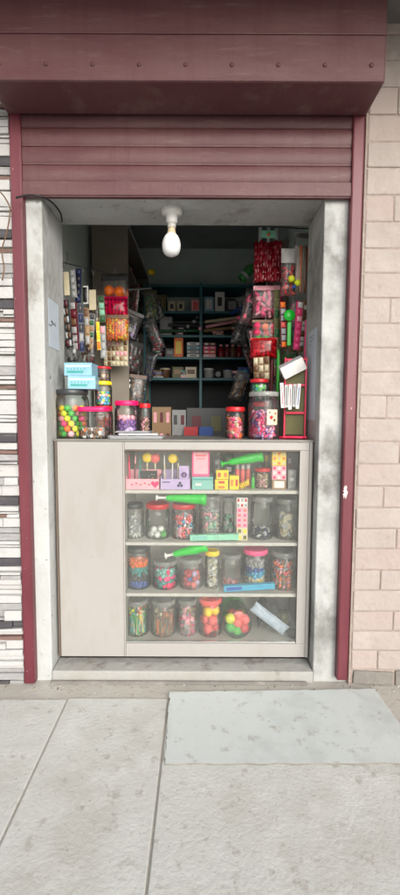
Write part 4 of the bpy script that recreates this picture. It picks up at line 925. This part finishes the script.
# rail the left goods hang from
ra = at(60, 258, .45); rbv = at(112, 262, .62)
gr = thing('hanging_rail', 'thin wire rail on the left wall that the card strips hang from', 'rail', (0, 0, 0))
m = MB(); m.rod(at(60, 262, .40), at(128, 278, .95), .003, .003); m.tube([at(61, 255, .42), at(64, 270, .42), at(68, 258, .46), at(66, 252, .46)], .002); m.build('rod', C('darkgrey'), gr)
m = MB(); 
for px in (62, 72, 82, 92): m.tube([at(px, 262+(px-60)*.25, .40+(px-60)*.0075), at(px+1, 268+(px-60)*.25, .42+(px-60)*.0075), at(px+3, 262+(px-60)*.25, .42+(px-60)*.0075)], .0015, 6)
m.build('hooks', C('silver'), gr)
def strip(x0, x1, yt, yb, Y, c_, label, cells, cols, name='card_strip', cat='card strip', th=.008, group=None, rot=0):
    p0 = at(x0, (yt+yb)/2, Y); p1 = at(x1, (yt+yb)/2, Y); tz = at((x0+x1)/2, yt, Y).z; bz_ = at((x0+x1)/2, yb, Y).z
    w_ = p1.x-p0.x; h_ = tz-bz_
    t_ = thing(name, label, cat, ((p0.x+p1.x)/2, Y, tz), (0, 0, rot), group)
    MB().box((0, 0, -h_/2), (w_, th, h_)).build('card', C(c_), t_, bevel=.001)
    if cells:
        m_ = MB(); rr = random.Random(hash_(label)); cc, rw = cells
        for i in range(cc):
            for j in range(rw):
                m_.pillow(((i+.5)/cc*w_-w_/2, -th/2-.005, -(j+.5)/rw*h_), w_/cc*.8, h_/rw*.8, .012, rr.randrange(len(cols)), 4, 4)
        m_.build('sachet', [C(q) for q in cols], t_)
    return t_
GL = 'card strips hung on the left wall'
strip(63.5, 69, 272, 296, .45, 'cream', 'cream card hanging nearest the left jamb', None, None, group=GL)
strip(70, 75.5, 270, 298, .50, 'grey', 'grey card hanging beside the cream card', (1, 4), ['silver', 'grey'], group=GL)
strip(76, 82, 269, 303, .54, 'navy', 'dark navy strip hanging between the grey card and the white framed card', (1, 5), ['navy', 'black'], group=GL)
strip(83, 88.5, 286, 304, .60, 'white', 'white card with a black centre among the left strips', (1, 1), ['black'], group=GL)
strip(89, 96, 290, 310, .64, 'cream', 'pale cream card hanging right of the white framed card', None, None, group=GL)
strip(62, 69, 300, 347, .45, 'darkgrey', 'long dark strip of small sachets beside the left jamb', (2, 6), ['brown', 'maroon', 'darkgrey', 'silver'], group=GL)
strip(70, 77, 302, 350, .50, 'maroon', 'long maroon sachet strip second from the left jamb', (1, 6), ['grey', 'brown', 'darkgrey', 'maroon'], group=GL)
strip(78, 83, 304, 352, .54, 'navy', 'long navy and grey strip third from the left jamb', (1, 5), ['grey', 'navy', 'darkgrey'], group=GL)
strip(84, 89, 308, 345, .60, 'tan', 'tan and brown strip below the white framed card', (1, 4), ['tan', 'brown', 'grey'], group=GL)
strip(90, 95, 314, 350, .64, 'grey', 'grey strip with dark sachets left of the yellow strip', (1, 6), ['darkgrey', 'tan', 'darkgreen'], group=GL)
strip(96, 99.5, 322, 350, .67, 'yellow', 'narrow yellow strip among the left hanging goods', (1, 3), ['yellow', 'orange'], group=GL)
strip(98, 104, 296, 322, .72, 'olive', 'dull green card of sachets next to the clear ball bag', (1, 4), ['mint', 'grey', 'darkgreen'], group=GL)
strip(100, 106, 326, 358, .72, 'silver', 'silver card hanging left of the orange crisps bag', (1, 4), ['grey', 'palepink', 'silver'], group=GL)
strip(103, 129, 341, 366, .95, 'cream', 'cream sheet of brown beads hanging below the orange crisps bag', (6, 5), ['tan', 'brown', 'palepink', 'cream'], group=GL)
def bag(x0, x1, yt, yb, Y, label, cols, size, hcol=None, name='hanging_bag', cat='bag', group=None, kind='balls', seed=1, dens=1.0, hfrac=.12, film=None):
    p0 = at(x0, (yt+yb)/2, Y); p1 = at(x1, (yt+yb)/2, Y); tz = at((x0+x1)/2, yt, Y).z; bz_ = at((x0+x1)/2, yb, Y).z
    w_ = p1.x-p0.x; h_ = tz-bz_; T = min(.05, w_*.45)
    t_ = thing(name, label, cat, ((p0.x+p1.x)/2, Y, tz), (0, 0, rnd.uniform(-.1, .1)), group)
    MB().pillow((0, 0, -h_/2), w_, h_, T, 0, 10, 14, wob=.0015, seed=seed).build('film', film or BAGPL, t_)
    if hcol: MB().box((0, -.001, -h_*hfrac/2), (w_*.98, .004, h_*hfrac)).build('header_card', C(hcol), t_)
    rr = random.Random(seed); m_ = MB(); top = h_*(hfrac+.03) if hcol else h_*.06
    nx = max(1, int(w_*.86/size)); nz = max(1, int((h_-top-.008)/(size*.85)))
    for j in range(nz):
        for i in range(nx):
            if rr.random() > dens: continue
            u = ((i+.5)/nx-.5)*w_*.84; v = -h_+.006+size*.5+j*size*.85
            for s in ((-1, 1) if size < T*.5 else (0,)):
                loc = (u+rr.uniform(-.15, .15)*size, s*size*.4, v+rr.uniform(-.15, .15)*size)
                if kind == 'balls': m_.ball(loc, size*.5, rr.randrange(len(cols)), 12)
                elif kind == 'crisps': m_.ball(loc, size*.62, rr.randrange(len(cols)), 8, (1.2, .45, .7), rot=(rr.uniform(0, 3), rr.uniform(0, 3), rr.uniform(0, 3)))
                elif kind == 'sticks': m_.rod((loc[0], loc[1], -h_*.95), (loc[0]+rr.uniform(-.01, .01), loc[1], -h_*rr.uniform(.2, .4)), size*.3, size*.25, 8, rr.randrange(len(cols)))
    m_.build('contents', [C(c_) for c_ in cols], t_)
    # hook string to the rail
    MB().rod((0, 0, -.004), (0, 0, .03), .0012, .0012, 6).build('string', C('silver'), t_)
    return t_
GB_ = 'bags hanging from the left shelf unit'
bag(101, 129, 274, 297, .90, 'clear bag with one orange and one red ball at left', ['red', 'orange'], .074, 'darkgrey', group=GB_, seed=3, hfrac=.3)
bag(103, 128, 296.5, 316, .88, 'bright pink packet below the bag of two balls', ['hotpink', 'hotpink', 'pink'], .022, 'pink', group=GB_, kind='crisps', seed=5, film=clear('pink_tinted_film', .12, (240, 120, 170), .12, (230, 40, 120)))
bag(104, 129, 315, 341, .86, 'bag of yellow orange crisps below the bright pink packet', ['orange', 'yellow', 'orange'], .020, 'tan', group=GB_, kind='crisps', seed=8)
# vertical cord they hang from
m = MB(); m.rod(at(116, 268, .91), at(116, 345, .90), .0015, .0015, 6); o = m.build('cord', C('grey')); tag(o, 'thin cord carrying the three bags at left', 'cord')
# tangled dark bags mid-left in shade
GD = 'packets hanging in the shade of the left unit'
for (x0_, x1_, yt_, yb_, Y_, lab, cols, hc) in [(130, 141, 285, 310, 1.15, 'dark maroon packet right of the two ball bag', ['maroon', 'darkred'], 'maroon'), (128, 144, 312, 338, 1.15, 'grey lilac packet right of the orange crisps', ['grey', 'lilac', 'darkgrey'], 'grey'), (143, 154, 320, 350, 1.3, 'dark red packet deep on the left side', ['darkred', 'darkgrey'], 'darkgrey'),
       (130, 145, 342, 372, 1.2, 'dull grey packet below the grey lilac one', ['darkgrey', 'grey', 'maroon'], 'darkgrey'), (144, 156, 290, 318, 1.35, 'olive packet under the pale rod', ['olive', 'darkgreen'], 'olive')]:
    bag(x0_, x1_, yt_, yb_, Y_, lab, cols, .026, hc, group=GD, kind='crisps', seed=hash_(lab))

# ------------------------------------------------------------------ hanging goods, right
rr_ = thing('hanging_rail', 'thin steel rod under the lintel that the right bags hang from', 'rail', (0, 0, 0))
MB().rod(at(249, 226, .50), at(309, 229, .50), .004, .004).build('rod', C('darkgrey'), rr_)
GRH = 'goods hanging at the right of the doorway'
# deep red sachets curtain
x0_, x1_ = 254.5, 281.5; Y_ = .52
p0 = at(x0_, 255, Y_); p1 = at(x1_, 255, Y_); tz = at(268, 243, Y_).z; bz_ = at(268, 281, Y_).z; w_ = p1.x-p0.x; h_ = tz-bz_
t_ = thing('sachet_curtain', 'thick bunch of deep red sachets hanging under the lintel', 'sachets', ((p0.x+p1.x)/2, Y_, tz), group=GRH)
m = MB(); q_ = random.Random(9)
for i in range(11):
    for j in range(6):
        for s_i in (0, 1):
            m.pillow(((i+.5)/11*w_-w_/2+q_.uniform(-.003, .003), -.012+s_i*.02+q_.uniform(-.008, .008), -(j+.5)/6*h_+q_.uniform(-.004, .004)), w_/11*1.3, h_/6*1.25, .012, q_.choice([0, 0, 0, 0, 1]), 4, 5, rot=(q_.uniform(-.3, .3), q_.uniform(-.12, .12), q_.uniform(-.7, .7)))
m.build('sachets', [C('darkred', .75), mat('crimson_sachet', (140, 16, 36), .75)], t_)
tzc = at(268, 228, Y_).z-tz
m = MB(); 
for i in range(3): m.box(((i-1)*w_*.3, 0, tzc/2+.002), (w_*.12, .002, tzc))
m.build('hanging_tab', C('silver'), t_)
MB().box((0, -.004, tzc*.55), (w_*.55, .006, tzc*.5)).build('header_card', C('mint'), t_)
MB().ball((.0, -.010, tzc*.5), .009, 0, 10).build('header_print', C('orange'), t_)
bag(253, 280, 286, 318, .56, 'pink puffed snack bag below the deep red sachets', ['pink', 'palepink', 'pink'], .034, 'palepink', group=GRH, kind='crisps', seed=11, hfrac=.14)
bag(252, 279, 320, 344, .54, 'bag of mixed green, pink and red sweets below the pink snack bag', ['hotpink', 'green', 'red', 'orange', 'hotpink'], .044, 'tan', group=GRH, seed=13, hfrac=.1)
bag(250, 277, 338, 358, .48, 'red bag with pink sweets, lower of the bags beside the mixed one', ['red', 'pink', 'red', 'coral'], .026, 'red', group=GRH, kind='crisps', seed=15, film=clear('red_tinted_film', .15, (240, 150, 150), .12, (220, 30, 50)))
strip(253, 269, 357, 380, .46, 'tan', 'tan card with brown animal shapes hanging above the green sweets jar', (3, 3), ['brown', 'cream', 'orange'], group=GRH)
strip(273, 279, 290, 376, .50, 'olive', 'narrow dark olive strip hanging right of the pink snack bag', (1, 9), ['darkgreen', 'olive', 'maroon'], group=GRH)
bag(281, 296, 249, 296, .40, 'clear bag of red toys with a white header right of the deep red sachets', ['coral', 'red', 'coral'], .030, 'white', group=GRH, seed=17, hfrac=.3, kind='crisps')
bag(293.5, 308, 233, 296, .42, 'long clear bag of toffee sticks nearest the right jamb', ['tan', 'orange', 'grey', 'white'], .012, 'grey', group=GRH, kind='sticks', seed=19, hfrac=.08)
for i, (px, py, r_) in enumerate([(291.5, 279, .019), (297.5, 283, .018), (294, 287, .011)]):
    p = at(px, py, .35); o = MB().ball((0, 0, 0), r_, 0, 20).build('ball', C(['lemon', 'lemon', 'blue'][i], .4), None, p); tag(o, ['yellow ball on the left of the pair stuck to the red toy bag', 'yellow ball on the right of the pair stuck to the red toy bag', 'small blue ball under the pair of yellow balls'][i], 'ball')
# green racket toy + pink + strips
p = at(289.5, 315, .38)
gt = thing('toy_racket', 'green toy racket hanging with its round head up', 'toy racket', (p.x, .38, at(289, 345, .38).z))
hh_ = at(289, 308, .38).z-at(289, 345, .38).z
MB().lathe([(.001, -.004), (.030, -.004), (.032, 0), (.030, .004), (.001, .004)], 28, 0, Matrix.Translation((0, 0, hh_*.80)) @ Euler((R(90), 0, 0)).to_matrix().to_4x4()).build('racket_head', C('brightgreen', .4), gt)
MB().box((0, 0, hh_*.30), (.022, .008, hh_*.64)).build('handle', C('brightgreen', .4), gt, bevel=.003)
strip(296, 303, 302, 350, .40, 'pink', 'pink card strip hanging right of the green toy racket', (1, 7), ['pink', 'palepink', 'white'], group=GRH)
strip(303, 308.5, 300, 352, .44, 'tan', 'striped brown and white strip nearest the right jamb', (1, 10), ['white', 'brown'], group=GRH)
strip(279, 285, 302, 348, .42, 'maroon', 'maroon and orange strip left of the green toy racket', (1, 7), ['orange', 'coral', 'silver'], group=GRH)
for (px0, px1, y0_, y1_, Yv, c_, lab) in [(276, 281, 350, 400, .47, 'green', 'green tube hanging left of the white carton'), (269.5, 274.5, 360, 396, .5, 'maroon', 'maroon tube hanging above the biggest right jar'), (304, 309, 320, 358, .36, 'pink', 'long pink tube nearest the paper on the right jamb')]:
    a_ = at((px0+px1)/2, y0_, Yv); b_ = at((px0+px1)/2-1, y1_, Yv); r_ = (at(px1, y0_, Yv).x-at(px0, y0_, Yv).x)/2*.7
    o = MB().rod(b_, a_, r_, r_*.8, 14).build('plastic_tube', C(c_)); tag(o, lab, 'tube')

# ------------------------------------------------------------------ more shaded packets hanging on both sides of the aisle
for (x0_, x1_, yt_, yb_, Y_, lab, cols, hc) in [(238, 252, 318, 345, 1.2, 'black packet with pink header deep on the right side', ['black', 'darkgrey'], 'pink'), (240, 254, 346, 372, 1.15, 'dull maroon packet below the black one at right', ['maroon', 'darkred'], 'darkgrey'),
       (236, 249, 296, 318, 1.45, 'silver blue packet under the slanting green bottle', ['grey', 'blue', 'silver'], 'silver'), (238, 250, 372, 400, 1.25, 'brown packet lowest of those deep at right', ['brown', 'tan'], 'darkgrey'),
       (147, 158, 352, 380, 1.4, 'dark blue packet lowest of those deep at left', ['navy', 'darkgrey'], 'darkgrey'), (131, 146, 375, 404, 1.2, 'brown packet just above the narrow red lidded jar', ['brown', 'darkgrey'], 'brown'), (150, 161, 300, 322, 1.6, 'pale grey packet beside the olive box of the rack', ['grey', 'silver'], 'grey')]:
    bag(x0_, x1_, yt_, yb_, Y_, lab, cols, .028, hc, group='packets hanging deep in the shop', kind='crisps', seed=hash_(lab))
q_ = random.Random(31)
for o in list(bpy.data.objects):
    if o.get('group') in ('packets hanging deep in the shop', 'packets hanging in the shade of the left unit'): o.rotation_euler = (q_.uniform(-.2, .2), q_.uniform(-.45, .45), q_.uniform(-.7, .7)); o.scale = (1.15, 1, 1.05)
    if o.get('category') == 'card strip': o.rotation_euler = (q_.uniform(-.05, .08), q_.uniform(-.07, .07), q_.uniform(-.4, .4))

q_ = random.Random(77)
def pile(px, lev, n, w_, cols, where):
    z_ = KZ[lev]+.001
    for i in range(n):
        h_ = q_.uniform(.014, .03); ww = w_*q_.uniform(.8, 1.1); p = at(px, 340, YK+.05); c_ = cols[i % len(cols)]
        o = MB().box((0, .07, h_/2), (ww, .14, h_)).build('flat_packet', C(c_), None, (p.x+q_.uniform(-.006, .006), YK+.012, z_), (0, 0, q_.uniform(-.12, .12)), bevel=.002)
        MB().box((ww*.1, -.0006, h_/2), (ww*.5, .001, h_*.4)).build('printed_panel', C(q_.choice(['white', 'cream', 'darkgrey'])), o)
        tag(o, f"{c_} flat packet, {['lowest', 'second lowest', 'third lowest', 'fourth lowest', 'topmost'][i]} in the pile {where}", 'packet', 'flat packets piled on the rack'); z_ += h_+.0015
pile(180, 'b', 4, .085, ['maroon', 'grey', 'navy', 'tan'], 'left of the post, second rack shelf')
pile(218, 'b', 3, .12, ['brown', 'palepink', 'darkgrey'], 'right of the post, second rack shelf')
pile(236, 'b', 5, .09, ['grey', 'darkred', 'cream', 'navy', 'olive'], 'at the second rack shelf\'s right end')
pile(158, 'c', 5, .08, ['maroon', 'grey', 'darkgreen', 'palepink', 'navy'], 'at the third rack shelf\'s left end')
pile(158, 'd', 4, .09, ['silver', 'maroon', 'blue', 'tan'], 'at the fourth rack shelf\'s left end')
pile(236, 'd', 3, .07, ['grey', 'navy', 'palepink'], 'at the fourth rack shelf\'s right end')
pile(184, 'd', 4, .05, ['palepink', 'white', 'maroon', 'teal'], 'left of the post, fourth rack shelf')

# ------------------------------------------------------------------ soft packets filling the right column, and a few at left
for (x0_, x1_, yt_, yb_, Y_, lab, cols, hc, sz, tilt_) in [
    (270, 288, 284, 316, .62, 'pink packet half hidden behind the pink puffed snack bag', ['pink', 'hotpink'], None, .03, .15), (271, 290, 318, 346, .62, 'coral packet half hidden behind the mixed sweets bag', ['coral', 'pink', 'red'], None, .028, -.12),
    (290, 307, 296, 330, .56, 'lilac and pink packet hanging behind the green toy racket', ['pink', 'lilac', 'palepink'], None, .024, .1), (246, 262, 290, 326, .70, 'deep pink packet left of the pink puffed snack bag', ['hotpink', 'maroon'], None, .03, .2),
    (246, 260, 328, 362, .72, 'dull rose packet left of the mixed sweets bag', ['maroon', 'palepink', 'brown'], None, .028, -.2), (284, 304, 330, 362, .60, 'green and olive packet behind the tilted white carton', ['olive', 'green', 'tan'], None, .026, .1),
    (268, 280, 358, 396, .60, 'olive and pink packet above the biggest right jar', ['olive', 'pink', 'grey'], None, .024, .1)]:
    b_ = bag(x0_, x1_, yt_, yb_, Y_, lab, cols, sz, hc, group='soft packets filling the right column', kind='crisps', seed=hash_(lab)); b_.rotation_euler = (.05, tilt_, tilt_)
for (x0_, x1_, yt_, yb_, Y_, lab, cols, sz, tilt_) in [(92, 103, 300, 334, .78, 'brown and cream packet behind the narrow yellow strip', ['brown', 'cream', 'tan'], .024, .12), (62, 76, 336, 362, .50, 'dark grey packet just above the light blue cartons', ['darkgrey', 'grey'], .026, -.1), (82, 98, 338, 364, .72, 'dull maroon packet behind the topmost squat tub', ['maroon', 'grey', 'brown'], .026, .15)]:
    b_ = bag(x0_, x1_, yt_, yb_, Y_, lab, cols, sz, None, group='soft packets among the left card strips', kind='crisps', seed=hash_(lab)); b_.rotation_euler = (.05, tilt_, tilt_)
